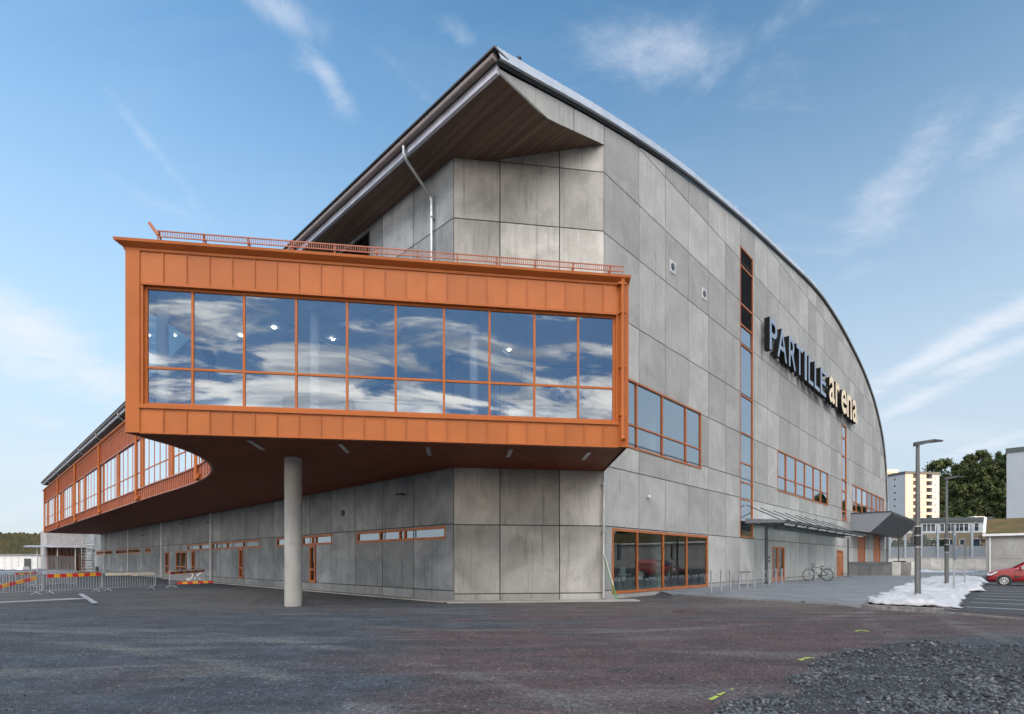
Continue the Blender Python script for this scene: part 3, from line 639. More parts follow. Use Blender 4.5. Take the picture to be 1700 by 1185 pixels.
m = MB(); pm = offs(path, .14)
strip(m, pm, .20, pout, .12); strip(m, pout, .12, pout, -.35); strip(m, pm, .20, pm, -.02)
m.build('roof_edge', M['roofmetal'], arena, smooth=False)
m = MB(); strip(m, offs(path, .05), .03, pm, .10); m.build('edge_seal', M['black'], arena)
# soffit of the big overhang and eave
m = MB(); E0 = SR; zt = ZS
sP1 = (P1 - A.o).dot(A.d)
def roofsoff(m, z_, a0, b0):
    m.face([A.p(SR + .1, ZS, -RL), A.p(sP1 + .3, ZS, -RL), A.p(sP1 + .3, ZS, 0), A.p(SR + .1, ZS, 0)])
    m.face([A.p(sP1 + .3, ZS, -8), A.p(sfold, ZS, -8), A.p(sfold, ZS, 0), A.p(sP1 + .3, ZS, 0)])
    m.face([A.p(sfold, ZS, -8), A.p(.3, soff(.3), -8), A.p(.3, soff(.3), 0), A.p(sfold, ZS, 0)])
roofsoff(m, 0, 0, 0); m.build('soffit', M['roofsoffit'], arena, label='dark boarded underside of the big roof overhang')
ztop = arch(SR) + .5
m = MB(); m.fbox(A, SR - .02, SR + .10, ZS - .03, ZS + .42, -RL, .0); m.build('fascia', M['zinc'], arena, label='pale metal fascia along the eave')
m = MB(); m.tube([A.p(SR - .13, ZS + .36, -RL), A.p(SR - .13, ZS + .36, .05)], .12, 12)
for k in range(0, 44): m.fbox(A, SR - .262, SR + .0, ZS + .34, ZS + .40, -3 * k - .04, -3 * k - .0 - .06)
m.build('gutter', M['gutter'], arena)
m = MB(); m.fbox(A, SR - .30, SR + .35, ZS + .47, ZS + .53, -RL, .18); m.fbox(A, SR - .1, SR + .3, ZS + .53, ztop + .02, -RL, .1); m.build('roof_edge', M['darkgrey'], arena, label='thin dark roof sheet edge over the gutter')
for k in range(10):                       # silver downpipes from the eave
    o = -(4.9 + 13.0 * k); m = MB(); sw = sP1 - .14
    zl = 10.3 if k else 10.3
    m.tube([A.p(SR - .12, ZS + .3, o), A.p(SR - .12, ZS - .02, o), A.p(SR + .0, ZS - .22, o), A.p(sw - .12, ZS - .98, o), A.p(sw, ZS - 1.15, o), A.p(sw, ZS - 1.4, o), A.p(sw, zl, o)], .06, 10)
    for z in (15.2, 13.2, 11.2): m.fbox(A, sw - .07, sw + .12, z, z + .05, o - .07, o + .07)
    smooth_angle(m.build('downpipe', M['steel'], arena))
m = MB(); m.tube([Cf.p(CL - .05, 5.1, .14), Cf.p(CL - .05, .12, .14), ], .055, 12); m.tube([Cf.p(CL - .05, 2.6, .14), Cf.p(CL - .05, .1, .14)], .068, 12)
for z in (4.6, 2.7): m.fbox(Cf, CL - .13, CL + .03, z, z + .05, 0, .2)
smooth_angle(m.build('downpipe', M['steel'], arena, label='silver downpipe on the concrete corner below the orange box'))
for u in (349.5, 267.7, 212, 173):
    m = MB(); s_ = Bf.su(u, .15); m.tube([Bf.p(s_, SZ, .15), Bf.p(s_, .1, .15)], .06, 8); m.build('downpipe', M['white'], arena)

# ---- projecting orange storey
RZ = 10.35
curve_px = [(233, 722.7), (256.6, 731), (287, 741), (310.6, 752), (331, 765), (344.4, 775), (352.5, 785), (352.8, 793.6), (344.4, 802), (331, 806)]
cp = [G(u, v, SZ) for u, v in curve_px]; kG = None
gfar = G(79, 884.6, SZ); g1 = G(229.6, 832.2, SZ)
gd = dB
# gallery line is parallel to the left facade
goff = Bf.n.dot(g1 - Bf.o); gs_far = -((gfar - P1).dot(dB)); print('gallery off', goff, gs_far, [tuple(round(x, 1) for x in p) for p in cp])
gj = Bf.p(-19.5, 0, goff)
ctrl = [Q1, Q1 + Ff.n * -2.0] 
# smooth concave fillet between the return of the box and the gallery
def bez(p0, p1, p2, p3, n):
    return [p0 * (1 - t) ** 3 + p1 * 3 * t * (1 - t) ** 2 + p2 * 3 * t * t * (1 - t) + p3 * t ** 3 for t in [k / n for k in range(n + 1)]]
r0 = V((Q1.x + .22, Q1.y + 1.7, 0)); curve = [V((Q1.x, Q1.y, 0))] + bez(r0, r0 + V((.1, 5.0, 0)), gj + Bf.d * 6.4, gj, 26)
gfarp = Bf.p(gs_far, 0, goff)
plan_left = curve + [gfarp]
print('curve', [(round(p.x, 1), round(p.y, 1)) for p in curve[::4]])
s_end = gs_far
plan = [V((Q1.x, Q1.y, 0)), V((Q2.x, Q2.y, 0)), V((P2.x, P2.y, 0)), V((P1.x, P1.y, 0)), Bf.p(s_end, 0, 0)] + list(reversed(plan_left[1:]))
def tri_fill(pts, z, flip=False):
    V_ = [(p[0], p[1], z) for p in pts]; return V_, [tuple(t) for t in tessellate_polygon([[V(p) for p in V_]])]
def slab(name, z0, z1, mat, parent, label=None, pts=None):
    m = MB(); pts = pts or plan
    for z in (z0, z1): m.addmesh(*tri_fill(pts, z))
    n = len(pts)
    for i in range(n):
        a = pts[i]; b = pts[(i + 1) % n]; m.face([(a[0], a[1], z0), (b[0], b[1], z0), (b[0], b[1], z1), (a[0], a[1], z1)])
    return m.build(name, mat, parent, label=label)
def inset(pts, d):
    n = len(pts); o = []
    ar = sum(pts[i][0] * pts[(i + 1) % n][1] - pts[(i + 1) % n][0] * pts[i][1] for i in range(n)); sg = 1 if ar > 0 else -1
    for i in range(n):
        p = pts[i]; e1 = (p - pts[i - 1]).normalized(); e2 = (pts[(i + 1) % n] - p).normalized(); n1 = V((-e1.y, e1.x, 0)) * sg; n2 = V((-e2.y, e2.x, 0)) * sg; nn = (n1 + n2); nn.normalize(); k = d / max(.5, nn.dot(n1)); o.append(p + nn * k)
    return o
pin = inset(plan, .03); pin2 = inset(plan, .12)
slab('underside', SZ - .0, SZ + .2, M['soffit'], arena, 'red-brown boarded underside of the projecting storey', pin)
slab('upper_floor', SZ + .45, SZ + .55, M['inwhite'], arena, pts=pin2)
slab('upper_ceiling', 9.42, 9.5, M['inwhite'], arena, pts=pin2)
slab('flat_roof', 10.30, 10.42, M['darkgrey'], arena, 'flat dark roof of the projecting storey', pin2)
# front face cladding
ZB0, ZB1 = Ff.zu(242, 667) - .08, Ff.zu(242, 478) + .08
sW0, sW1 = Ff.su(236), Ff.su(1024)
def cladding(name, F, a0, a1, z0, z1, seams, parent, mat, label=None, th=.1, lip=.012):
    m = MB(); xs = [a0] + [s for s in seams if a0 + .05 < s < a1 - .05] + [a1]
    for i in range(len(xs) - 1): m.tone = random.random(); m.fbox(F, xs[i], xs[i + 1], z0, z1, -th, 0)
    m.tone = .2
    for s in xs[1:-1]: m.fbox(F, s - .011, s + .011, z0, z1, 0, .028)
    return m.build(name, mat, parent, label=label)
su0, su1 = Ff.su(232.6), Ff.su(268.7); dsp = .608
seams = [su0 + dsp * k for k in range(40)]
z_low = ZB0 - .10; z_up = ZB1 + .07
eL, eR = Ff.su(232.6), Ff.su(1026)
cladding('cladding', Ff, eL, eR, SZ + .02, z_low, seams, arena, M['clad'], 'orange seamed metal band below the big windows')
cladding('cladding', Ff, eL, eR, z_up, RZ - .12, seams, arena, M['clad'], 'orange seamed metal band above the big windows')
m = MB(); m.fbox(Ff, 0, eL, SZ, RZ - .12, -.12, .03); m.fbox(Ff, eR, FL, SZ, RZ - .12, -.12, .03)
m.fbox(Ff, eL, sW0, z_low, z_up, -.1, .0); m.fbox(Ff, sW1, eR, z_low, z_up, -.1, .0)
m.fbox(Ff, eL, eR, SZ - .02, SZ + .02, -.12, .035); m.fbox(Ff, eL, eR, z_low, ZB0, -.16, .05); m.fbox(Ff, sW0, sW1, ZB1, z_up, -.16, .05)
m.fbox(Ff, sW0 - .02, sW0 + .03, ZB0, ZB1, -.18, .02); m.fbox(Ff, sW1 - .03, sW1 + .02, ZB0, ZB1, -.18, .02)
m.build('trim', M['orange'], arena, label='orange corner posts and window surround of the box')
# right return of the box
m = MB(); m.prism([Q2 + Ff.n * -.12 + Ff.d * 0, Q2 + Ff.n * -.12 - Ff.d * .1, V((P2.x, P2.y, 0)) - Ff.d * .1, V((P2.x, P2.y, 0))], SZ, RZ - .12); m.build('cladding', M['clad'], arena, label='orange side wall of the box beside the concrete')
fm = [Ff.su(u) for u in (317.5, 403.5, 490.5, 575.5, 656.5, 737, 813, 888, 961)]
window(Ff, sW0 + .03, sW1 - .03, ZB0, ZB1, fm, [Ff.zu(242, 608)], arena, M['glassF'], M['orange'], w=.065, deep=.08, proud=.0, inset=.06, label='large twenty-pane window band of the orange box')
# cornice along the roof edge: front, left return and gallery
def sweep_cornice(m, pts, prof, closed=False):
    n = len(pts); rings = []
    for i, p in enumerate(pts):
        e1 = (p - pts[max(0, i - 1)]) if i else (pts[1] - p); e2 = (pts[min(n - 1, i + 1)] - p) if i < n - 1 else e1
        e1 = e1.normalized(); e2 = e2.normalized(); n1 = V((e1.y, -e1.x, 0)); n2 = V((e2.y, -e2.x, 0)); nn = (n1 + n2); nn.normalize(); k = 1 / max(.5, nn.dot(n1))
        rings.append([V((p.x, p.y, 0)) + nn * (o * k) + V((0, 0, z)) for o, z in prof])
    np_ = len(prof)
    for i in range(n - 1):
        for k in range(np_): m.face([rings[i][k], rings[i + 1][k], rings[i + 1][(k + 1) % np_], rings[i][(k + 1) % np_]])
    m.face(rings[0]); m.face(list(reversed(rings[-1])))
prof = [(-.12, RZ - .12), (.03, RZ - .12), (.04, RZ - .05), (.07, RZ - .03), (.175, RZ + .06), (.185, RZ + .135), (-.12, RZ + .14)]
outline = list(reversed(plan_left)) + [V((Q2.x, Q2.y, 0)) + Ff.d * .02]
m = MB(); sweep_cornice(m, outline, prof); m.build('cornice', M['orange'], arena, label='orange overhanging roof edge of the projecting storey')
# snow guard railing on the box roof
m = MB(); o_ = -.05; a0, a1 = Ff.su(262, o_), Ff.su(1036, o_)
m.fbox(Ff, a0, a1, RZ + .50, RZ + .53, o_ - .012, o_ + .012); m.fbox(Ff, a0, a1, RZ + .34, RZ + .365, o_ - .012, o_ + .012)
a = a0
while a < a1: m.fbox(Ff, a, a + .018, RZ + .365, RZ + .50, o_ - .006, o_ + .006); a += .062
a = a0
while a < a1: m.bar(Ff.p(a, RZ + .55, o_ - .02), Ff.p(a, RZ + .05, o_ - .45), .04, .02); m.fbox(Ff, a - .02, a + .02, RZ + .05, RZ + .55, o_ - .03, o_ - .013); a += 1.2
m.bar(Ff.p(a0, RZ + .4, o_), Ff.p(a0 - .22, RZ + .72, o_ + .02), .03, .09); m.build('snow_guard', M['redclad'], arena, label='low picket snow guard along the box roof')
# orange downpipe at the right end of the box
m = MB(); a = Ff.su(1033.5, .12); m.tube([Ff.p(a, RZ + .0, .16), Ff.p(a, RZ - .25, .13), Ff.p(a, SZ + .35, .13), Ff.p(a, SZ + .24, .15), Ff.p(a, SZ + .18, .22)], .065, 12)
m.fbox(Ff, a - .16, a + .10, RZ - .16, RZ - .10, .03, .2)
for z in (9.3, 7.6, 6.1): m.fbox(Ff, a - .1, a + .1, z, z + .04, .0, .19)
smooth_angle(m.build('downpipe', M['orange'], arena, label='orange downpipe at the right end of the box'))
# gallery wall swept along the curve
def gallery():
    pts = plan_left[:]; segs = []
    m = MB(); L_ = 0; dense = []
    for a, b in zip(pts, pts[1:]):
        n = max(1, round((b - a).length / .45))
        for k in range(n): dense.append(a.lerp(b, k / n))
    dense.append(pts[-1])
    wb, wt = 5.86, 8.85
    for a, b in zip(dense, dense[1:]):
        d = (b - a).normalized(); nrm = V((-d.y, d.x, 0))  # outward is to the left of travel
        for z0, z1 in ((SZ, wb), (wt, RZ - .12)):
            m.tone = random.random()
            m.face([a + V((0, 0, z0)), b + V((0, 0, z0)), b + V((0, 0, z1)), a + V((0, 0, z1))])
            if (a - dense[0]).length < 2.5: continue
            m.tone = .1; q = a + nrm * .02; m.bar(q + V((0, 0, z0)), q + V((0, 0, z1)), .04, .045, up=nrm)
        for z in (wb, wt) if (a - dense[0]).length > 2.5 else (): m.bar(a + V((0, 0, z)), b + V((0, 0, z)), .14, .06)
        m.bar(a + V((0, 0, SZ + .02)), b + V((0, 0, SZ + .02)), .08, .05)
    m.build('cladding', M['redclad'], arena, label='orange-red standing seam cladding of the long gallery')
    fr_ = MB(); gl = MB()
    for i, (a, b) in enumerate(zip(dense, dense[1:])):
        d = (b - a).normalized(); nrm = V((-d.y, d.x, 0)); ia = a - nrm * .03; ib = b - nrm * .03
        gl.face([ia + V((0, 0, wb)), ib + V((0, 0, wb)), ib + V((0, 0, wt)), ia + V((0, 0, wt))])
        if i % 3 == 0 and i > 2: fr_.bar(ia + nrm * .0 + V((0, 0, wb)), ia + nrm * .0 + V((0, 0, wt)), .055, .035, up=nrm)
        if i % 15 in (0, 1) and i > 20: fr_.bar(ia + nrm * .03 + V((0, 0, wb)), ia + nrm * .03 + V((0, 0, wt)), .30, .05, up=nrm)
        fr_.bar(ia + V((0, 0, 6.85)), ib + V((0, 0, 6.85)), .04, .06)
    o = fr_.build('window', M['orange'], arena, label='long ribbon of gallery windows'); gl.build('pane', M['glassG'], o)
    # end wall
    mm = MB(); e = gfarp; f = Bf.p(s_end, 0, 0); mm.prism([e, f, f + dB * .1, e + dB * .1], SZ, RZ); mm.build('cladding', M['redclad'], arena)
    for u in (73.5, 95.5, 124, 164, 225.5, 332.5):
        off = goff + .12; s_ = max(Bf.su(u, off), gs_far - .15); mm = MB()
        top = RZ + .02
        P_ = lambda a, z, o: Bf.p(a, z, o)
        if u > 300:
            c = [(p, q) for p, q in zip(dense, dense[1:]) if (p.y > 23.2 and p.x / p.y < (u - 850) / FP)][0]
            d_ = (c[0] - c[1]).normalized(); FF = Frame(c[0], d_); s_ = 0; P_ = lambda a, z, o: FF.p(a, z, o - goff)
        mm.tube([P_(s_, top, off), P_(s_, SZ + .25, off), P_(s_ + .06, SZ + .10, off), P_(s_ + .25, SZ + .05, off), P_(s_ + .42, SZ + .12, off), P_(s_ + .45, SZ + .3, off - .05)], .075, 8)
        smooth_angle(mm.build('downpipe', M['orange'], arena, label='orange downpipe with a hooked foot on the gallery'))
gallery()
# linear lights set into the underside
for (u0, v0, u1, v1) in ((413.6, 731.5, 443, 750), (565, 737.5, 582, 756), (710, 742.5, 715, 764), (848.5, 746, 840, 767), (978.5, 751, 961.6, 770.5)):
    m = MB(); p = G(u0, v0, SZ - .012); q = G(u1, v1, SZ - .012); q = p + (q - p).normalized() * min(1.25, (q - p).length); m.bar(p, q, .13, .02); m.build('strip_light', M['steel'], arena)
# round pillar
pc = G(484, 1006.5); pr = .29 
m = MB(); n = 40; m.tube([V((pc.x, pc.y + .15, -.05)), V((pc.x, pc.y + .15, SZ))], pr, n)
smooth_angle(m.build('pillar', M['pillar'], arena, label='round pale concrete pillar under the orange box'), 50)
# interior of the box: columns, counters, lamps
for u, off, r, h in ((270, -.75, .10, 1), (523, -.9, .10, 1), (787, -.9, .10, 1)):
    m = MB(); a = Ff.su(u, off); m.tube([Ff.p(a, 5.7, off), Ff.p(a, 9.42, off)], .15, 16); smooth_angle(m.build('interior_column', M['inwhite'], arena), 50)
m = MB()
for u0, u1 in ((322, 468), (590, 735), (845, 960)):
    m = MB(); a0, a1 = Ff.su(u0, -1.3), Ff.su(u1, -1.3); m.fbox(Ff, a0, a1, 5.7, 6.65, -1.5, -1.3); m.fbox(Ff, a0 - .05, a1 + .05, 6.65, 6.70, -1.6, -1.25)
    m.build('counter', M['inwhite'], arena, label='white counter behind the big windows')
for u, v, off in ((455, 539, -2.6), (400, 579, -3.4), (552, 569.5, -3.3), (845, 610, -3.4)):
    m = MB(); a = Ff.su(u, off); c = Ff.p(a, 9.38, off); m.tube([c, c + V((0, 0, .03))], .065, 14); o = m.build('ceiling_lamp', M['lampon'], arena)
m = MB()                                  # ceiling rails
for k in range(7):
    a = .8 + 1.6 * k; m.bar(Ff.p(a, 9.34, -.3), Ff.p(a + 2.6, 9.34, -4.0), .03, .03); m.bar(Ff.p(a + 1.6, 9.33, -.3), Ff.p(a - 1.4, 9.33, -4.0), .03, .03)
m.build('ceiling_rail', M['white'], arena)
# rooms behind facade A
m = MB(); zf = 5.75
for F0, a0, a1, o0, o1 in ((A, .1, 13.8, -9, -.32),):
    m.fbox(F0, a0, a1, zf - .1, zf, o0, o1); m.fbox(F0, a0, a1, 9.45, 9.55, o0, o1); m.fbox(F0, a0, a1, zf, 9.45, o0 - .1, o0); m.fbox(F0, a1, a1 + .1, zf, 9.45, o0, o1)
m.build('interior_room', M['inwhite'], arena, label='white upper foyer behind the wide window')
m = MB(); m.tube([A.p(A.su(1078, -2), 5.75, -2), A.p(A.su(1078, -2), 9.45, -2)], .32, 24); smooth_angle(m.build('interior_column', M['inwhite'], arena), 50)
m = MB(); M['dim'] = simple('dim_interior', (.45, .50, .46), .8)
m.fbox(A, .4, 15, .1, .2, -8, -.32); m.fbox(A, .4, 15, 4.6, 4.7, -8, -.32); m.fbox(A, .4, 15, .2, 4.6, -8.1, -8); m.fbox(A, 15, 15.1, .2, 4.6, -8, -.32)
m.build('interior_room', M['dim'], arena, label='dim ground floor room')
m = MB(); a = A.su(1089, -1.6); m.tube([A.p(a, .2, -1.6), A.p(a, 4.6, -1.6)], .30, 24); smooth_angle(m.build('interior_column', M['inwhite'], arena), 50)
m = MB()
def table(m, c, w, d, h, F):
    m.fbox(F, c[0], c[0] + w, h - .03, h, c[1] - d, c[1])
    for i in (0, 1):
        for j in (0, 1): m.fbox(F, c[0] + .03 + i * (w - .1), c[0] + .07 + i * (w - .1), .2, h - .03, c[1] - d + .03 + j * (d - .1), c[1] - d + .07 + j * (d - .1))
table(m, (A.su(1028, -1.2), -1.2), 1.1, .6, .95, A); m.fbox(A, A.su(1033, -1.4), A.su(1033, -1.4) + .4, .98, 1.3, -1.5, -1.47); m.build('table', M['inwhite'], arena, label='white table behind the ground floor window')
for k in range(3): m = MB(); a = 3 + 1.6 * k; table(m, (a, -1.7), .45, .45, .65, A); m.fbox(A, a, a + .45, .65, 1.08, -2.15, -2.12); m.build('chair', M['inwhite'], arena)
# hall floor / hall back so that the building is closed
m = MB(); m.face([A.p(AE, 0.1, 0), A.p(AE, .1, -124), A.p(AE, 14, -124), A.p(AE, 14, 0)]); hb = [A.p(s, arch(s) if s > sP1 else 0, -124) for s in (sP1, 0, 10, 20, 30, 40, 50, 58, AE)]
m.face([A.p(sP1, 0, -124), A.p(AE, 0, -124), A.p(AE, 14, -124), A.p(58, arch(58), -124), A.p(40, arch(40), -124), A.p(25, arch(25), -124), A.p(10, arch(10), -124), A.p(sP1, ZS, -124)])
m.build('rear_wall', M['conc'], arena)
# vents, wall lamp, small fittings on A
for u0, u1, v0, v1 in ((1110.6, 1121, 430, 456), (1163.7, 1173, 476, 500)):
    a0, a1 = A.su(u0), A.su(u1); zc = (A.zu(u0, v0) + A.zu(u1, v1)) / 2; h = .29; m = MB(); m.fbox(A, (a0 + a1) / 2 - h, (a0 + a1) / 2 + h, zc - h, zc + h, .001, .03); o = m.build('vent', M['bwh2'], arena, label='white square vent plate')
    m = MB(); m.tube([A.p((a0 + a1) / 2, zc, .02), A.p((a0 + a1) / 2, zc, .06)], .16, 24); m.build('vent_opening', M['darkgrey'], o)
m = MB(); a = A.su(1075); z = A.zu(1075, 825); m.tube([A.p(a, z, 0), A.p(a, z, .1), A.p(a, z, .16)], [.05, .1, .04], 12); m.build('wall_lamp', M['white'], arena)
m = MB(); a = Bf.su(570); m.tube([Bf.p(a, 3.95, 0), Bf.p(a, 3.95, .05)], .14, 16); m.build('vent', M['black'], arena, label='small round black vent on the dark wall')
for u, v in ((672, 821), (350, 868), (305, 870), (240, 889)):
    m = MB(); a = Bf.su(u); z = Bf.zu(u, v); m.bar(Bf.p(a, z, 0), Bf.p(a, z, .3), .04); m.bar(Bf.p(a - .2, z, .3), Bf.p(a + .25, z, .3), .09, .06); m.build('wall_lamp', M['black'], arena)
a = A.su(1276.5)
for z in (1.5, 1.75): m = MB(); m.fbox(A, a - .09, a + .09, z, z + .14, 0, .05); m.build('intercom', M['darkgrey'], arena)
for k in range(6):
    m = MB(); s_ = [14, 24, 33, 42, 49, 55][k]; z = arch(s_) + .5; q = A.p(s_, z, -.1); m.bar(q, q + V((0, 0, .35)), .03); m.bar(q + V((0, 0, .35)), q + V((0, 0, .35)) - dB * -.5, .02)
    m.build('roof_fitting', M['steel'], arena)
# steel canopy over the bicycle stands and door
def canopy():
    c0, c1 = A.su(1266, .0), A.su(1412, .0); oo = 2.4; zo = A.zu(1309, 866, oo); so0 = A.su(1309, oo)
    zb = A.zu(1265, 871, .7); zi = zb + .05
    s0, s1 = so0 - .3, A.su(1438, oo)
    f = MB(); nb = 9
    for k in range(nb + 1):
        s = s0 + (s1 - s0) * k / nb; f.bar(A.p(s, zi + .1, .1), A.p(s, zo, oo), .08, .14)
    f.fbox(A, s0 - .1, s1 + .1, zo - .04, zo + .05, oo - .04, oo + .04); f.fbox(A, s0 - .1, s1 + .1, zi, zi + .12, .05, .13)
    f.fbox(A, c0 + .2, s1, zb - .14, zb + .02, .65, .80)
    o = f.build('canopy', M['darkgrey'], arena, label='grey steel and glass canopy hung on rods over the side door')
    g = MB(); g.face([A.p(s0, zi + .2, .1), A.p(s1, zi + .2, .1), A.p(s1, zo + .1, oo), A.p(s0, zo + .1, oo)]); g.build('canopy_glass', M['glassA'], o)
    e = MB(); e.hexa([A.p(s0 - .05, zi + .02, .1), A.p(s0 + .02, zi + .02, .1), A.p(s0 + .02, zo - .05, oo), A.p(s0 - .05, zo - .05, oo), A.p(s0 - .05, zi + .3, .1), A.p(s0 + .02, zi + .3, .1), A.p(s0 + .02, zo + .1, oo), A.p(s0 - .05, zo + .1, oo)]); e.build('end_plate', M['grey'], o)
    for k in range(nb):
        s = s0 + (s1 - s0) * (k + .15) / nb; r = MB(); r.tube([A.p(s - .0, zo + 1.15, .02), A.p(s, zo + .05, oo - .25)], .028, 6); r.build('rod', M['darkgrey'], o)
        l = MB(); a = s0 + (s1 - s0) * (k + .25) / nb; l.fbox(A, a, a + (s1 - s0) / nb * .6, zo - .16, zo - .06, oo - .3, oo - .15); l.build('light_box', M['white'], o)
    for u in (1271.5, 1408):
        p = MB(); s = A.su(u, .72); p.fbox(A, s - .05, s + .05, PZ, zb - .1, .67, .77); p.fbox(A, s - .15, s + .15, PZ, PZ + .04, .57, .87)
        p.tube([A.p(s + .16, zb - .1, .75), A.p(s + .16, PZ, .75)], .04, 8, ) if u < 1300 else None
        p.build('post', M['darkgrey'], o)
canopy()
def porch():
    a0 = A.su(1412); oo = 3.3; zt = A.zu(1414.5, 853); zl = A.zu(1410.5, 880); L_ = 19.0
    prof = [(0.02, zl), (1.65, zl - .25), (oo, zt - .25), (oo + .05, zt - .02), (0.02, zt)]
    m = MB(); n = len(prof)
    m.face([A.p(a0, z, o) for o, z in prof], 0)
    for i in range(n):
        p, q = prof[i], prof[(i + 1) % n]; m.face([A.p(a0, p[1], p[0]), A.p(a0 + L_, p[1], p[0]), A.p(a0 + L_, q[1], q[0]), A.p(a0, q[1], q[0])], 1)
    m.face([A.p(a0 + L_, z, o) for o, z in prof], 0)
    m.fbox(A, a0 - .06, a0 - .0, zt - .06, zt + .05, 0, oo + .1, 1); m.fbox(A, a0 - .02, a0 + L_, zt - .06, zt + .02, oo + .05, oo + .12, 2)
    s = NT('grey_slat_cladding'); sp = s.mk('ShaderNodeSeparateXYZ'); s.L.new(s.P, sp.inputs[0]); fr2 = s.mth('FRACT', s.mth('MULTIPLY', sp.outputs[2], 6.5)); s.base(s.mix(s.ss(fr2, .0, .14), (.09, .10, .115), (.24, .26, .295))); s.rough(.45); s.bump(fr2, .4, .02)
    m.build('porch_canopy', [s.mat, M['darkgrey'], M['steel']], arena, label='grey metal clad wedge canopy near the far end of the facade')
porch()
# lettering on the facade
def lettering():
    off0, dep = .22, .34
    SG = empty('lettering_sign', A.p(A.su(1278, .5), 15.6, .2), 'large facade lettering reading PARTILLE arena, grey-blue capitals then cream lower case', 'sign')
    # front face extents measured in the photo (left, right column)
    uL = [('P', 1278, 1290.5), ('A', 1291, 1306.5), ('R', 1310, 1321.5), ('T', 1322.5, 1333), ('I', 1336, 1339.5), ('L', 1342.5, 1350.5), ('L', 1352.5, 1361), ('E', 1362.5, 1371.5)]
    uR = [('a', 1377, 1386), ('r', 1387.5, 1394), ('e', 1397, 1406), ('n', 1406.5, 1414.5), ('a', 1415.5, 1423)]
    zb = A.zu(1278, 579, off0 + dep); zt = A.zu(1278, 525, off0 + dep); zb2 = A.zu(1423, 702, off0 + dep) ; zt2 = A.zu(1377, 624, off0 + dep)
    print('letters z', zb, zt, zb2, zt2)
    for ch, u0, u1 in uL + uR:
        cap = ch.isupper(); z0 = zb if cap else zb + .0; z1 = zt if cap else zt + .12
        cu = bpy.data.curves.new('letter', 'FONT'); cu.body = ch; cu.size = 2; cu.extrude = .1; cu.offset = .012 if cap else .035; cu.resolution_u = 4
        t = bpy.data.objects.new('tmp', cu); COL.objects.link(t); dg = bpy.context.evaluated_depsgraph_get(); me = bpy.data.meshes.new_from_object(t.evaluated_get(dg)); bpy.data.objects.remove(t); bpy.data.curves.remove(cu)
        xs = [v.co.x for v in me.vertices]; ys = [v.co.y for v in me.vertices]; s0, s1 = A.su(u0, off0 + dep), A.su(u1, off0 + dep)
        for v in me.vertices:
            a = s0 + (v.co.x - min(xs)) / (max(xs) - min(xs)) * (s1 - s0); z = z0 + (v.co.y - min(ys)) / (max(ys) - min(ys)) * (z1 - z0)
            v.co = A.p(a, z, off0 + (dep if v.co.z > 0 else 0)) - SG.location
        me.materials.clear(); me.materials.append(M['blueg'] if cap else M['cream']); me.materials.append(M['letterside']); me.update()
        for p in me.polygons: p.material_index = 0 if p.normal.dot(A.n) > .9 else 1; p.use_smooth = False
        o = bpy.data.objects.new('letter', me); COL.objects.link(o); o.parent = SG; o['label'] = ('grey-blue capital ' if cap else 'cream lower case ') + ch
    m = MB(); a0, a1 = A.su(1278, .1), A.su(1418, .1)
    for z in (zb + .35, zt - .4): m.fbox(A, a0 + .2, a1, z, z + .06, .10, .18)
    a = a0 + .4
    while a < a1:
        m.fbox(A, a, a + .06, zb + .3, zb + .4, 0.0, .22); m.fbox(A, a, a + .06, zt - .45, zt - .35, 0.0, .22); m.fbox(A, a, a + .05, zb - .1, zb + .0, .22, .28); a += .9
    m.build('mounting_rail', M['black'], SG)
lettering()
#PART2
# ------------------------------------------------------------------ far land: hills and woods
def leafmat(name, c0, c1):
    s = NT(name); at = s.mk('ShaderNodeAttribute', attribute_name='tone'); oi = s.mk('ShaderNodeObjectInfo')
    c = s.mix(at.outputs['Fac'], c0, c1); c = s.hsvval(c, s.ss(oi.outputs['Random'], 0, 1, .7, 1.3)); s.base(c); s.rough(.75)
    s.b.inputs['Specular IOR Level'].default_value = .2; return s.mat
M['leaf'] = leafmat('tree_leaves', (.014, .026, .011), (.045, .062, .018)); M['leafb'] = leafmat('autumn_tree_leaves', (.020, .030, .014), (.050, .048, .022))
M['bark'] = simple('tree_bark', (.07, .055, .045), .9)
M['hill'] = simple('wooded_hill_ground', (.018, .024, .012), .95, 0, .3, .05)
sunh = SUN_DIR; lat = V((.66, .75, 0)).normalized()
def sstep(x, a, b):
    t = max(0, min(1, (x - a) / (b - a))); return t * t * (3 - 2 * t)
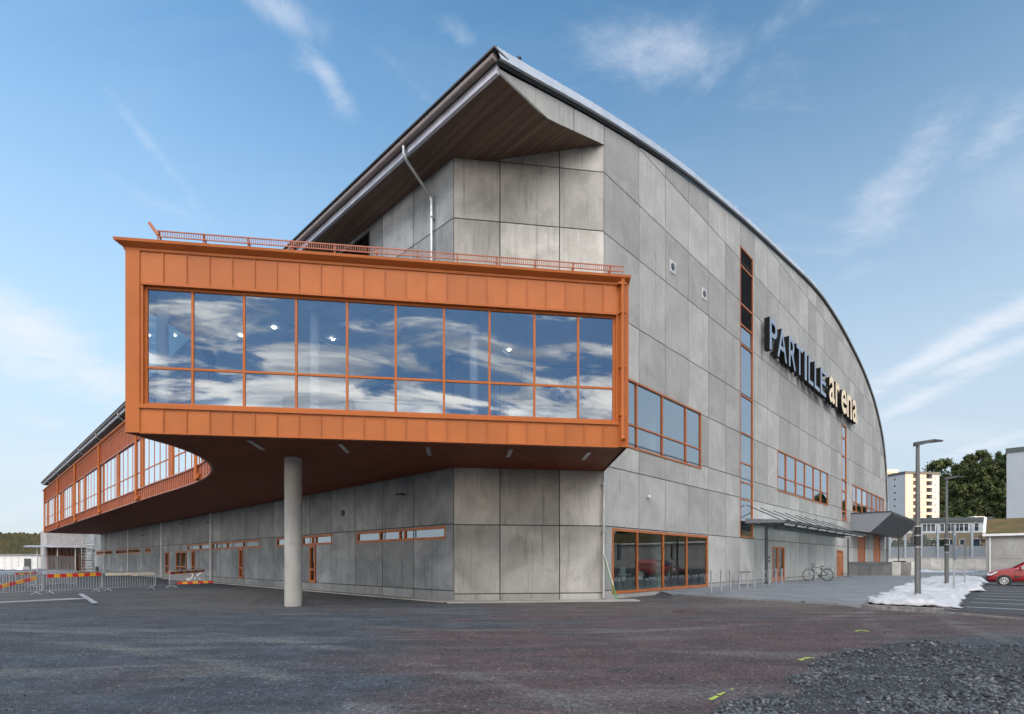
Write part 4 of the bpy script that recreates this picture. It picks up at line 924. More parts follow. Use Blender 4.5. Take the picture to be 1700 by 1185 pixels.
def sun_block_hill():                              # unseen wooded hill added behind the viewer to keep low sun off the arena
    m = MB(); nu, nv = 60, 24; idx = {}; leaf = MB(); H = 58
    def hh(l, d): return H * sstep(l, -190, -70) * (1 - sstep(l, 170, 232)) * math.sin(math.pi * min(1, max(0, (d - 190) / 190))) ** .8 + 2.2 * noise.noise(V((l * .04, d * .04, 0)))
    for j in range(nv + 1):
        for i in range(nu + 1):
            l = -200 + 440 * i / nu; d = 190 + 190 * j / nv; p = sunh * d + lat * l; idx[i, j] = len(m.v); m.v.append((p.x, p.y, hh(l, d) - (2.5 if j in (0, nv) else 0)))
    for j in range(nv):
        for i in range(nu): m.f.append((idx[i, j], idx[i + 1, j], idx[i + 1, j + 1], idx[i, j + 1])); m.mi.append(0); m.t.append(0)
    tag(m.build('hill', M['hill'], smooth=True), kind='structure')
    for k in range(1500):
        l = random.uniform(-150, 215); d = random.uniform(195, 300); z = hh(l, d)
        if z < 4: continue
        p = sunh * d + lat * l; r = random.uniform(2.2, 4); leaf.tone = random.random()
        leaf.addmesh([(p.x + q[0] * r * random.uniform(.7, 1.3), p.y + q[1] * r * random.uniform(.7, 1.3), z + r * .6 + q[2] * r * random.uniform(.8, 1.3)) for q in ICO], ICF)
    tag(leaf.build('forest', M['leaf']), 'unseen wood on the hill added behind the viewer to block the sun', 'forest', kind='stuff')
sun_block_hill()
def far_hill():                           # long low wooded hill at the left horizon
    m = MB(); idx = {}; nu, nv = 90, 16; leaf = MB()
    def hh(x, y): return (y - 620) / 300 * 52 * (1 - .35 * sstep(x, -900, -300)) * (.8 + .25 * noise.noise(V((x * .003, y * .003, 1)))) + 2 * noise.noise(V((x * .02, y * .02, 0)))
    for j in range(nv + 1):
        for i in range(nu + 1):
            x = -1500 + 1400 * i / nu; y = 620 + 300 * j / nv; idx[i, j] = len(m.v); m.v.append((x, y, hh(x, y)))
    for j in range(nv):
        for i in range(nu): m.f.append((idx[i, j], idx[i + 1, j], idx[i + 1, j + 1], idx[i, j + 1])); m.mi.append(0); m.t.append(0)
    tag(m.build('hill', M['hill'], smooth=True), kind='structure')
    for k in range(5200):
        y = random.uniform(630, 920); x = random.uniform(-1.02 * y, -.84 * y) if random.random() < .85 else random.uniform(-1400, -200); r = random.uniform(3, 6); z = hh(x, y); leaf.tone = random.random() ** 1.3
        leaf.addmesh([(x + q[0] * r * random.uniform(.7, 1.3), y + q[1] * r * random.uniform(.7, 1.3), z + r * .5 + q[2] * r * random.uniform(.8, 1.5)) for q in ICO], ICF)
    tag(leaf.build('forest', M['leafb']), 'far wooded hillside on the left horizon, greenish brown', 'forest', kind='stuff')
far_hill()
def rh(x, y):                             # wooded hill behind the right-hand buildings
    return 22 * sstep(x, 205, 300) * sstep(x - y, 10, 40) * (1 - sstep(.66 * x + .75 * y, 225, 255) + sstep(.66 * x + .75 * y, 300, 320)) + (46 + 12 * sstep(x / max(y, 1), .83, .89)) * (1 - sstep(x - y, 10, 40)) * sstep(y - .1 * x, 200, 310) * (.75 + .25 * sstep(x, 130, 200)) + 2 * noise.noise(V((x * .02, y * .02, 0)))
m = MB(); idx = {}
for j in range(21):
    for i in range(41):
        x = 120 + 330 * i / 40; y = 20 + 460 * j / 20; idx[i, j] = len(m.v); m.v.append((x, y, rh(x, y) if 0 < i and j else -1))
for j in range(20):
    for i in range(40): m.f.append((idx[i, j], idx[i + 1, j], idx[i + 1, j + 1], idx[i, j + 1])); m.mi.append(0); m.t.append(0)
tag(m.build('hill', M['hill'], smooth=True), kind='structure')
def tree_proto(seed, h, wid, nleaf=3600, ls=.55, mat='leaf'):
    rnd = random.Random(seed); root = empty('tree', (0, 0, 0)); t = MB()
    t.tube([V((0, 0, -.5)), V((.1, 0, h * .3)), V((.2, .1, h * .62)), V((.1, .1, h * .9))], [h * .028, h * .02, h * .012, h * .004], 7)
    lobes = []
    for k in range(22):
        a = rnd.uniform(0, 6.28); zz = rnd.uniform(.14, .95); rr = wid * (1 - abs(zz - .55) * 1.5) * rnd.uniform(.35, .85); c = V((math.cos(a) * rr, math.sin(a) * rr, zz * h)); lobes.append((c, rnd.uniform(.22, .42) * wid * (1.25 - zz * .5)))
        t.tube([V((.15, .05, h * zz * .6)), c * .6 + V((0, 0, h * zz * .35)), c], [h * .008, h * .005, h * .002], 5)
    t.build('trunk', M['bark'], root); m = MB()
    for k in range(nleaf):
        c, r = rnd.choice(lobes); d = V((rnd.gauss(0, 1), rnd.gauss(0, 1), rnd.gauss(0, 1))).normalized(); p = c + d * r * rnd.random() ** .4 * rnd.uniform(.8, 1.25); p.z += .05 * r
        n = (d + V((rnd.gauss(0, .6), rnd.gauss(0, .6), rnd.gauss(0, .6)))).normalized(); x = n.orthogonal().normalized(); y = n.cross(x); a = rnd.uniform(0, 6.28); x, y = x * math.cos(a) + y * math.sin(a), y * math.cos(a) - x * math.sin(a); q = ls * rnd.uniform(.6, 1.4); m.tone = min(1, max(0, rnd.random() * .7 + (.3 if d.z > 0 else 0)))
        m.face([p - x * q, p - y * q * .6, p + x * q, p + y * q * .7])
    m.build('crown', M[mat], root); return root
protos = [tree_proto(11, 16, 7.4), tree_proto(12, 14, 6.8), tree_proto(13, 18, 7.2), tree_proto(14, 12, 6.8)]
spots = []; rnd = random.Random(5)
for row, (y, n) in enumerate(((206, 20), (222, 22), (240, 24), (258, 26), (278, 26), (300, 28), (322, 28))):
    for k in range(n):
        u = 1545 + (2060 - 1545) * (k + rnd.uniform(.1, .9)) / n; yy = y + rnd.uniform(-9, 9); spots.append(((u - 850) / FP * yy, yy))
for k in range(64):
    y = rnd.uniform(45, 225); x = max(y * 1.06 + 8, 205) + rnd.uniform(0, 75)
    if not 250 < .66 * x + .75 * y < 305: spots.append((x, y))
spots.append(((1622 - 850) / FP * 250, 250))
hills_g = 'trees on the dark hillside behind the flats'
for i, (x, y) in enumerate(spots):
    pr_ = protos[i % 4]; t = pr_ if i < 4 else ctree(pr_); s_ = rnd.uniform(.75, 1.15)
    if i == len(spots) - 1: s_ = 1.25
    t.location = (x, y, rh(x, y) - .4); t.scale = (s_, s_, s_ * rnd.uniform(.9, 1.15)); t.rotation_euler.z = rnd.uniform(0, 6.28)
    tag(t, 'dark leafy tree among the others on the shaded hillside beyond the flats', 'tree', hills_g)
tag(t, 'tallest broad tree standing out at the top of the shaded hillside', 'tree', hills_g)

# ------------------------------------------------------------------ buildings to the right
def facade_windows(F, us, zs, w, h, parent, dark=.0, frame='white', name='window', rec=.12):
    for a in us:
        for z in zs:
            m = MB(); t = .09
            m.fbox(F, a - w / 2, a + w / 2, z, z + t, -.02, .03); m.fbox(F, a - w / 2, a + w / 2, z + h - t, z + h, -.02, .03)
            m.fbox(F, a - w / 2, a - w / 2 + t, z + t, z + h - t, -.02, .03); m.fbox(F, a + w / 2 - t, a + w / 2, z + t, z + h - t, -.02, .03)
            o = m.build(name, M[frame], parent); g = MB(); g.face([F.p(a - w / 2 + t, z + t, .01), F.p(a + w / 2 - t, z + t, .01), F.p(a + w / 2 - t, z + h - t, .01), F.p(a - w / 2 + t, z + h - t, .01)]); g.build('pane', M['farglass'], o)
s = NT('far_window_glass'); s.base((.035, .045, .06)); s.rough(.12); M['farglass'] = s.mat
M['tower'] = simple('cream_render', (.43, .39, .34), .85, 0, .04, .3); M['towershade'] = simple('shade_grey_render', (.33, .37, .41), .85, 0, .04, .3)  # second tone is render greyed to carry the shade of unlit faces
M['slate'] = simple('dark_roof_felt', (.07, .085, .09), .8); M['balc'] = simple('balcony_panel', (.60, .50, .40), .8)
def tower():
    Y = 220.0; c = V(((1503 - 850) / FP * Y, Y, 0)); e = V(((1559.5 - 850) / FP * 222.6, 222.6, 0)); T = Frame(c, e - c); W = (e - c).length; H = 38.2
    root = empty('apartment_tower', (c.x, c.y, 0), 'sunlit cream apartment tower with stacked balconies beyond the arena end', 'apartment building')
    D = 13; b0, b1 = T.su(1538), T.su(1547.5); a0, a1 = T.su(1516), T.su(1521.5); m = MB()
    m.fbox(T, 0, a0, 0, H, -D, 0, 0); m.fbox(T, a0, a1, 0, H, -D, -1.5, 0); m.fbox(T, a1, b0, 0, H, -D, 0, 0); m.fbox(T, b0, b1, 0, H, -D, -1.5, 2); m.fbox(T, b1, W, 0, H, -D, 0, 1)  # right strip, then left side: shade put into a greyer wall colour
    m.fbox(T, -.03, 0, 0, H, -D, -.05, 1); m.build('wall', [M['tower'], M['towershade'], M['grey']], root)
    m = MB(); m.fbox(T, -.3, W + .3, H, H + 1.0, -D - .3, .3); m.build('roof', M['slate'], root); st = 2.84; zs = [H - 2.3 - st * k for k in range(11)]
    for x0, x1 in ((a0, a1), (b0, b1)):
        for z in zs:
            m = MB(); m.fbox(T, x0 + .02, x1 - .02, z - .55, z + .45, .0, .08); m.fbox(T, x0 + .02, x1 - .02, z - .55, z - .42, -1.5, 0); m.build('balcony', M['balc'], root)
    facade_windows(T, [T.su(1509.4)], zs, .95, 1.1, root); facade_windows(T, [T.su(1529), T.su(1532.6)], zs, .75, 1.2, root); facade_windows(T, [T.su(1552.5)], zs, .8, 1.3, root)
    S = Frame(c - T.n * -0.03 - T.d * .03, T.n); S = Frame(T.p(-.03, 0, -D), T.n); facade_windows(S, [D - (T.su(1503) + 9.0 - 4.0)], zs, 1.2, 1.2, root)
    # second, further tower
    c2 = V(((1466 - 850) / FP * 290, 290, 0)); root2 = empty('apartment_tower', (c2.x, c2.y, 0), 'farther tower with only its brown-topped roof strip showing above the cream tower side', 'apartment building')
    T2 = Frame(c2, T.d); m = MB(); m.fbox(T2, 0, 9, 0, 50.5, -12, 0); m.build('wall', M['tower'], root2)
    m = MB(); m.fbox(T2, -.3, 9.3, 50.5, 52.2, -12.3, .3); m.build('roof', M['balc'], root2)
    m = MB()
    for k in range(4): m.fbox(T2, 1.5 + 2 * k, 1.6 + 2 * k, 52.2, 54 - .4 * k, -3, -2.9)
    m.build('antenna', M['black'], root2)
tower()
def white_block():
    Y = 150.0; c = V(((1671 - 850) / FP * Y, Y, 0)); root = empty('apartment_block', (c.x, c.y, 0), 'windowless white gable of an apartment block cut by the right picture edge', 'apartment building')
    d = V((.72, -.69, 0)); T = Frame(c, d); H = CH + (932 - 752) * Y / FP; m = MB(); m.fbox(T, 0, 13, 0, H, -50, 0)
    m.build('wall', M['towershade'], root); m = MB(); m.fbox(T, -.2, 13.2, H, H + 1.3, -50, .2); m.build('roof', M['slate'], root)
    E_ = Frame(T.p(13.02, 0, 0), -T.n); facade_windows(E_, [4 + 6 * k for k in range(7)], [3 + 2.8 * k for k in range(9)], 1.6, 1.3, root)
white_block()
M['brick'] = None
def brick():
    s = NT('yellow_brick'); s.base(s.hsvval((.21, .155, .10), s.ss(s.noise(6, 5, .7), .3, .7, .75, 1.2))); s.rough(.85); return s.mat
M['brick'] = brick(); M['bwhite'] = simple('white_panel', (.52, .54, .55), .7)
def brick_block():
    Y = 132.0; p0 = V(((1455 - 850) / FP * Y, Y, 0)); p1 = V(((1642 - 850) / FP * 126, 126, 0)); T = Frame(p0, p1 - p0); W = (p1 - p0).length
    root = empty('brick_building', (p0.x, p0.y, 0), 'long two-storey yellow brick building with a white upper window band behind the noise screen', 'building')
    z1 = CH + (932 - 886) * Y / FP; z2 = CH + (932 - 874) * Y / FP; z3 = CH + (932 - 868) * Y / FP; m = MB()
    m.fbox(T, 0, W, 0, z1, -10, 0, 0); m.fbox(T, 0, W, z1, z3 - .0, -10, .03, 1); m.build('wall', [M['brick'], M['bwhite']], root)
    m = MB(); m.fbox(T, -.5, W + .5, z3, z3 + 1.0, -10.5, .6); m.build('roof', M['slate'], root)
    Tw = Frame(T.p(0, 0, .03), T.d)
    facade_windows(Tw, [T.su(u) for u in (1474, 1481.5, 1497, 1506, 1514, 1521, 1535, 1541.5, 1549, 1564, 1575, 1582, 1589, 1596, 1604, 1621)], [z1 + .35], .98, z3 - z1 - .8, root)
    facade_windows(T, [T.su(u) for u in (1473, 1484.5, 1500, 1546, 1581, 1598)], [z1 - 3.0], 1.25, 1.5, root); facade_windows(T, [T.su(1516), T.su(1560), T.su(1621)], [z1 - 3.4], 1.6, 2.0, root)
    for z in (z1 - 1.1, z1 - 3.4):
        m = MB(); m.fbox(T, T.su(1627), T.su(1637), z - .6, z + .5, .0, 1.0); m.build('balcony', M['brick'], root)
brick_block()
# bushes in front of the brick building
def bush(x, y, z, r, h, label, nleaf=900):
    root = empty('bush', (x, y, z), label, 'bush', 'bushes behind the noise screen'); m = MB(); rr = random.Random(int(x * 10)); s_ = MB()
    for k in range(5): s_.tube([V((x, y, z - .2)), V((x + rr.uniform(-r, r) * .5, y + rr.uniform(-.5, .5), z + h * .7))], [.08, .03], 5)
    s_.build('stem', M['bark'], root)
    lob = [(V((rr.uniform(-r, r) * .8, rr.uniform(-1, 1), rr.uniform(.2, .8) * h)), rr.uniform(.5, 1.1)) for _ in range(12)]
    for k in range(nleaf):
        c, q = rr.choice(lob); d = V((rr.gauss(0, 1), rr.gauss(0, 1), rr.gauss(0, 1))).normalized(); p = c + d * q * rr.random() ** .4; n = d.orthogonal().normalized(); w = d.cross(n); a = .18 * rr.uniform(.6, 1.4); m.tone = rr.random() * .8
        p = p + V((x, y, z)); m.face([p - n * a, p - w * a, p + n * a, p + w * a])
    m.build('crown', M['leaf'], root)
bush((1508 - 850) / FP * 112, 112, 3.0, 3.0, 4.2, 'broad dark bush behind the second bay of the noise screen')
bush((1527 - 850) / FP * 112, 112, 3.0, 1.8, 6.0, 'tall thin dark bush behind the middle of the noise screen')
bush((1547 - 850) / FP * 112, 112, 3.0, 2.6, 3.8, 'rounded dark bush right of the tall one behind the noise screen')
bush((1488 - 850) / FP * 112, 112, 3.0, 1.6, 2.6, 'low dark bush nearest the arena behind the noise screen')
# retaining wall and noise screen
def screen():
    Y0 = 90.0; p0 = V(((1440 - 850) / FP * Y0, Y0, 0)); p1 = V(((1660 - 850) / FP * 82, 82, 0)); T = Frame(p0, p1 - p0); W = (p1 - p0).length
    root = empty('retaining_wall', (p0.x, p0.y, 0), 'long low concrete retaining wall beyond the road', 'wall'); m = MB(); zt = 2.05
    n = 12
    for k in range(n): m.tone = random.random(); m.fbox(T, W * k / n + .01, W * (k + 1) / n - .01, 0, zt, -.4, 0)
    m.build('wall_panels', M['pillar'], root); m = MB(); m.fbox(T, 0, W, zt, zt + .12, -.45, .05); m.build('coping', M['pillar'], root)
    r2 = empty('noise_screen', (p0.x, p0.y, 2), 'tall glass noise screen on pale posts standing on the retaining wall', 'noise screen'); zs = CH + (932 - 873) * 86 / FP; zm = CH + (932 - 907) * 86 / FP
    for u in (1452, 1477.5, 1503, 1530, 1557, 1585.5, 1614, 1640):
        m = MB(); a = T.su(u); m.fbox(T, a - .13, a + .13, zt + .12, zs + .1, -.42, .06); m.build('post', M['galv2'], r2)
    m = MB(); m.fbox(T, 0, W, zt + .12, zm, -.25, -.15); m.build('lower_panel', M['scrlow'], r2)
    m = MB(); m.face([T.p(0, zm, -.2), T.p(W, zm, -.2), T.p(W, zs, -.2), T.p(0, zs, -.2)]); m.build('glass_panel', M['scrglass'], r2)
M['galv2'] = simple('pale_steel_post', (.36, .39, .42), .5, .2)
M['scrlow'] = simple('screen_panel_blue_grey', (.20, .225, .25), .6, 0, .1, .6); M['scrglass'] = glass('screen_glass', (.75, .82, .85), .0)
screen()
def moss_roof():
    s = NT('moss_roof'); n_ = s.noise(.9, 7, .7); s.base(s.mix(s.ss(n_, .35, .65), (.065, .062, .022), (.13, .085, .035))); s.rough(.95); s.bump(s.noise(8, 5), .8, .1); return s.mat
M['moss'] = moss_roof()
def shed():
    Y = 72.0; c = V(((1636 - 850) / FP * Y, Y, 0)); T = Frame(c, -dB); root = empty('moss_roofed_building', (c.x, c.y, 0), 'low concrete building with a steep brown moss roof behind the red car', 'building')
    zw = CH + (932 - 889) * Y / FP; zr = CH + (932 - 859) * Y / FP; m = MB(); W = 26
    for k in range(10): m.tone = random.random(); m.fbox(T, [0, 6.1][k > 0] + max(0, k - 1) * 4.6 + .015, 6.1 + k * 4.6 - .015, 0, 1.9, -8, 0, 0); m.fbox(T, [0, 6.1][k > 0] + max(0, k - 1) * 4.6 + .015, 6.1 + k * 4.6 - .015, 1.93, zw, -8, 0, 0)
    m.fbox(T, .05, 47, .02, zw - .02, -7.9, -.04, 1); m.build('wall', [M['conc'], M['joint']], root)
    m = MB(); m.hexa([T.p(-.0, zw + .15, .35), T.p(47.6, zw + .15, .35), T.p(47.6, zw + .15, -8), T.p(0, zw + .15, -8), T.p(-.0, zw + .35, .35), T.p(47.6, zw + .35, .35), T.p(47.6, zr, -4), T.p(0, zr, -4)]); m.build('roof', M['moss'], root, label='brown mossy roof slope')
    m = MB(); m.fbox(T, -.3, 47.8, zw - .1, zw + .22, .36, .46); m.bar(T.p(-.12, zw + .15, .4), T.p(-.12, zr + .1, -4.1), .3, .45); m.build('barge_board', M['white'], root)
    m = MB(); m.tube([T.p(.45, zw, .12), T.p(.45, 0, .12)], .09, 8); m.build('downpipe', M['white'], root)
shed()
def white_shed():
    Y = 100; c = V(((1612 - 850) / FP * Y, Y, 0)); T = Frame(c, V((1, 0, 0))); root = empty('white_roof_cabin', (c.x, c.y, 0), 'small white roofed cabin peeking over the brick building roof', 'cabin')
    Y = 150; c = V(((1611 - 850) / FP * Y, Y, 0)); root.location = c; T = Frame(c, V((1, 0, 0))); z0 = 10; za = CH + 68 * Y / FP; zb = CH + 75 * Y / FP; m = MB(); m.fbox(T, 0, 5.2, 0, za, -5, 0); m.build('wall', M['white'], root)
    m = MB(); m.hexa([T.p(-.2, za, .3), T.p(5.4, za, .3), T.p(5.4, za, -5), T.p(-.2, za, -5), T.p(1.4, zb, -.3), T.p(4.4, zb, -.3), T.p(4.4, zb, -4), T.p(1.4, zb, -4)]); m.build('roof', M['white'], root)
white_shed()

# ------------------------------------------------------------------ street furniture, right
def lamp(u, v, vtop, z0, head, label, r=.095):
    b = G(u, v, z0); y = b.y; h = CH + (HZ - vtop) * y / FP - z0; root = empty('street_lamp', b, label, 'street lamp', 'slim grey street lamps')
    m = MB(); m.tube([b, b + V((0, 0, 1.6))], r * 1.05, 14); m.tube([b + V((0, 0, 1.6)), b + V((0, 0, h))], [r, r * .62], 14); m.tube([b, b + V((0, 0, .03))], r * 2.0, 14); smooth_angle(m.build('pole', M['lampgrey'], root), 40)
    m = MB(); z = 2.05
    for zz in (2.0, 2.48, 2.85): m.tube([b + V((0, 0, zz)), b + V((0, 0, zz + .04))], r * 1.25, 14)
    m.build('bracket', M['steel'], root)
    m = MB(); m.tube([b + V((0, 0, 2.52)), b + V((0, 0, 2.84))], r * 1.12, 12); m.tube([b + V((0, 0, 2.08)), b + V((0, 0, 2.46))], r * 1.1, 12); m.build('control_box', M['black'], root)
    m = MB(); t = b + V((0, 0, h)); d = V((1, -.15, 0)).normalized(); n = V((-d.y, d.x, 0)); L_ = head
    vs = [t + d * a + n * w + V((0, 0, z)) for a, w, z in ((-.12, .09, -.14), (L_, .05, .02), (L_, -.05, .02), (-.12, -.09, -.14), (-.12, .09, .02), (L_ * .55, .17, .10), (L_, .04, .08), (L_, -.04, .08), (L_ * .55, -.17, .10), (-.12, -.09, .02), (L_ * .5, .17, .0), (L_ * .5, -.17, .0))]
    m.addmesh(vs, [(0, 3, 11, 10), (10, 11, 2, 1), (4, 5, 8, 9), (5, 6, 7, 8), (0, 4, 9, 3), (1, 2, 7, 6), (0, 10, 5, 4), (10, 1, 6, 5), (3, 9, 8, 11), (11, 8, 7, 2)]); m.build('lamp_head', M['darkgrey'], root)
lamp(1523.5, 990, 735, .12, .92, 'near street lamp rising from the white sheeting, tallest in view', .10)
lamp(1571.5, 971, 793, .10, .95, 'second street lamp in the far part of the white sheeting', .10)
lamp(1581.5, 943, 864, .0, .9, 'thin distant street lamp beyond the road by the retaining wall', .09)
def signpost(u, v, vt, label, blue):
    b = G(u, v, .1); h = CH + (HZ - vt) * b.y / FP - .1; root = empty('sign_post', b, label, 'sign post', 'steel sign posts in the sheeting'); m = MB(); m.tube([b, b + V((0, 0, h))], .04, 10); m.build('pole', M['steel'], root)
    ry = b.normalized(); 
    m = MB(); d = V((b.x, b.y, 0)).normalized(); n = V((-d.y, d.x, 0)); c = b + n * -.05
    for z0, z1 in ((h - .62, h - .02), (h - 1.25, h - .66)): m.bar(c + V((0, 0, z0)), c + V((0, 0, z1)), .42, .05, up=n)
    m.build('sign_plate', M['lampgrey'] if not blue else M['bluesign'], root)
M['bluesign'] = simple('sign_back_blue_grey', (.10, .15, .22), .4, .3)
signpost(1583.5, 980, 888, 'nearer sign post with blue-grey plates seen edge-on', True); signpost(1601.5, 971, 893, 'farther sign post with dark plates seen edge-on', False)
def cabinet():
    b = G(1498, 953, PZ); b.z = PZ; root = empty('utility_cabinet', b, 'dark utility cabinet with a thin mast beside the concrete blocks', 'cabinet'); y = b.y; k = y / FP
    m = MB(); m.box(b.x - 5 * k, b.x + 5 * k, y, y + .8, PZ, PZ + 11 * k); m.build('body', M['lampgrey'], root); m = MB(); m.box(b.x - 5.5 * k, b.x + 5 * k, y - .1, y + .9, PZ + 11 * k, PZ + 22 * k); m.build('cover', M['black'], root)
    m = MB(); m.tube([V((b.x - .1, y + .4, PZ + 22 * k)), V((b.x - .1, y + .4, CH + (932 - 866) * k))], .05, 8); m.build('mast', M['darkgrey'], root)
cabinet()
# concrete loading ramp wall and blocks
def ramp():
    a0 = A.su(1408); Yr = 56; root = empty('loading_ramp', A.p(a0, 0, 2), 'grey block-built loading ramp wall below the tall orange doors', 'ramp'); m = MB()
    p0 = G(1409, 955.2, PZ); p1 = G(1480, 955.2, PZ); p0.z = p1.z = 0; T = Frame(p0, p1 - p0); W = (p1 - p0).length; zt = CH + (932 - 932.5) * p0.y / FP
    xs = [0, .22, .52, .82, 1.0]
    for k in range(4): m.tone = random.random(); m.fbox(T, W * xs[k] + .012, W * xs[k + 1] - .012, PZ - .1, zt - .32, -3.5, 0)
    m.tone = .2; m.fbox(T, 0, W, zt - .31, zt, -3.55, .02); m.build('ramp_wall', concrete('ramp_blocks', (.085, .088, .09), (.14, .142, .145)), root)
    r2 = empty('concrete_block_stack', T.p(W + .5, 0, 0), 'pale concrete blocks at the right end of the loading ramp', 'concrete block'); m = MB()
    m.fbox(T, W + .02, W + .9, PZ - .1, zt, -3, .03); m.tone = .9; m.fbox(T, W + 1.9, W + 2.7, PZ - .1, zt - .75, -1.5, .0); m.fbox(T, W + 1.95, W + 2.65, zt - .74, zt - .05, -1.4, .0); m.build('blocks', M['pillar'], r2)
ramp()
# bicycle stands
def stand(u, v, vt, loop=True, label=''):
    b = G(u, v, PZ); h = (v - vt) * b.y / FP; root = empty('bicycle_stand', b, label, 'bicycle stand', 'row of slim steel bicycle stands along the wall'); m = MB()
    m.bar(b, b + V((0, 0, h)), .075, .05); m.bar(b + V((0, 0, h)), b + V((0, 0, h + .012)), .085, .06); m.build('post', M['galv'], root)
    if loop:
        m = MB(); pts = []
        for k in range(17):
            a = -.35 + (math.pi + .7) * k / 16; pts.append(b + V((-math.sin(a) * .0, 0, 0)) + dA * (-.0) + V((math.cos(a) * .22, -math.cos(a) * .16, h * .62 + math.sin(a) * h * .30)))
        pts = [b + V((.02, 0, h * .22))] + pts[::-1] + [b + V((.02, 0, h * .22))]
        m.tube(pts, .009, 5, cap=False); m.build('hoop', M['galv'], root)
M['galv'] = simple('bright_galvanised', (.36, .38, .40), .4, .35, .05)
STL = ['first bicycle stand, nearest the big ground floor window', 'second bicycle stand from the ground floor window', 'third bicycle stand from the ground floor window', 'bicycle stand just left of the black planter rack', 'bicycle stand in front of the black planter rack', 'bicycle stand just right of the black planter rack', 'bicycle stand left of the near canopy post', 'bicycle stand right of the near canopy post', 'bicycle stand in front of the left leaf of the glazed door', 'bicycle stand in front of the right jamb of the glazed door']
for (u, v, vt), l in zip(((1180.6, 983.8, 947.5), (1197, 982.3, 947), (1212, 980.4, 946.3), (1226.6, 978.6, 945.5), (1240.6, 976.8, 945), (1252.5, 975.7, 944.7), (1265.5, 974, 944.2), (1277, 972.9, 944), (1288, 971.8, 943.5), (1298, 970.6, 943.3)), STL): stand(u, v, vt, True, l)
for (u, v, vt), l in zip(((1345, 965.2, 940.5), (1352.6, 964.2, 940.2), (1373.5, 962, 939.6), (1379.8, 961, 939.4), (1386, 960, 939.2)), ['bicycle stand beside the front wheel of the parked bicycle', 'bicycle stand in front of the bicycle frame', 'bicycle stand seen through the rear wheel of the bicycle', 'bicycle stand behind the carrier of the bicycle', 'bicycle stand between the bicycle and the orange door']): stand(u, v, vt, True, l)
def rack():
    b = G(1236, 971.5, PZ); root = empty('planter_rack', b, 'small black two-legged rack standing against the wall behind the stands', 'rack'); k = b.y / FP; m = MB()
    for dx in (-6, 6): 
        for e in (-1.2, 1.2): m.bar(b + V((dx * k + e * k * 1.3, 0, .03)), b + V((dx * k + e * k * .6, 0, 22 * k)), .03)
    m.build('leg', M['galv'], root); m = MB(); m.bar(b + V((-9 * k, 0, 22 * k)), b + V((9 * k, 0, 22 * k)), .2, .06); m.build('top', M['black'], root); m = MB(); m.bar(b + V((-9 * k, 0, .03)), b + V((9 * k, 0, .03)), .25, .03); m.build('foot', M['black'], root)
rack()
# bicycle
def bicycle():
    w1 = G(1342.5, 964.2, PZ); w2 = V(((1373.5 - 850) / FP * w1.y, w1.y, PZ)); Lw = (w2 - w1).length; d = (w2 - w1).normalized(); T = Frame(w1, d); r = .345; sc_ = 1.0
    Lw = min(Lw, 1.15) if Lw < .9 else Lw; root = empty('bicycle', w1, 'black city bicycle with rear carrier leaning by the far stands', 'bicycle')
    def pt(a, z): return T.p(a, PZ + z)
    k = Lw / 1.12; r = .35 * k
    for a, nm in ((0, 'wheel'), (Lw, 'wheel')):
        m = MB(); n = 28; ring = [pt(a + r * math.cos(2 * math.pi * i / n), r + r * math.sin(2 * math.pi * i / n) + .01) for i in range(n + 1)]; m.tube(ring, .028, 6, cap=False); o = m.build(nm, M['black'], root)
        m = MB()
        for i in range(14): q = 2 * math.pi * i / 14; m.bar(pt(a, r), pt(a + r * math.cos(q), r + r * math.sin(q)), .006)
        m.tube([pt(a, r) - T.n * .05, pt(a, r) + T.n * .05], .03, 8); m.build('spokes', M['steel'], o)
    m = MB(); bb = pt(Lw * .62, r * .85); st = pt(Lw * .70, r * 2.35); ht = pt(Lw * .22, r * 2.45); hb_ = pt(Lw * .19, r * 2.05)
    for p, q in ((bb, st), (bb, hb_), (pt(Lw * .68, r * 2.15), ht), (bb, pt(Lw, r)), (pt(Lw * .69, r * 2.1), pt(Lw, r)), (ht, pt(0, r)), (ht, pt(Lw * .2, r * 2.75))): m.tube([p, q], .02 * k, 7)
    m.build('frame', M['black'], root)
    m = MB(); m.tube([pt(Lw * .2, r * 2.75) - T.n * .28 + T.d * .05, pt(Lw * .13, r * 2.95), pt(Lw * .2, r * 2.75) + T.n * .28 + T.d * .05], .016, 6); m.build('handlebar', M['black'], root)
    m = MB(); s0 = pt(Lw * .70, r * 2.42); m.hexa([s0 + T.d * -.14 + T.n * -.02, s0 + T.d * .12 + T.n * -.08, s0 + T.d * .12 + T.n * .08, s0 + T.d * -.14 + T.n * .02, s0 + T.d * -.14 + T.n * -.02 + V((0, 0, .04)), s0 + T.d * .12 + T.n * -.08 + V((0, 0, .06)), s0 + T.d * .12 + T.n * .08 + V((0, 0, .06)), s0 + T.d * -.14 + T.n * .02 + V((0, 0, .04))]); m.build('saddle', M['black'], root)
    m = MB(); m.bar(pt(Lw * .74, r * 2.06), pt(Lw * 1.16, r * 2.08), .14, .025); m.bar(pt(Lw * 1.12, r * 2.05), pt(Lw, r), .02); m.build('carrier', M['black'], root)
    m = MB(); m.tube([bb - T.n * .06, bb + T.n * .06], .10 * k, 12); m.bar(bb + T.n * .07, bb + T.n * .07 + T.d * .1 + V((0, 0, -.14)), .02); m.build('crank', M['darkgrey'], root)
bicycle()
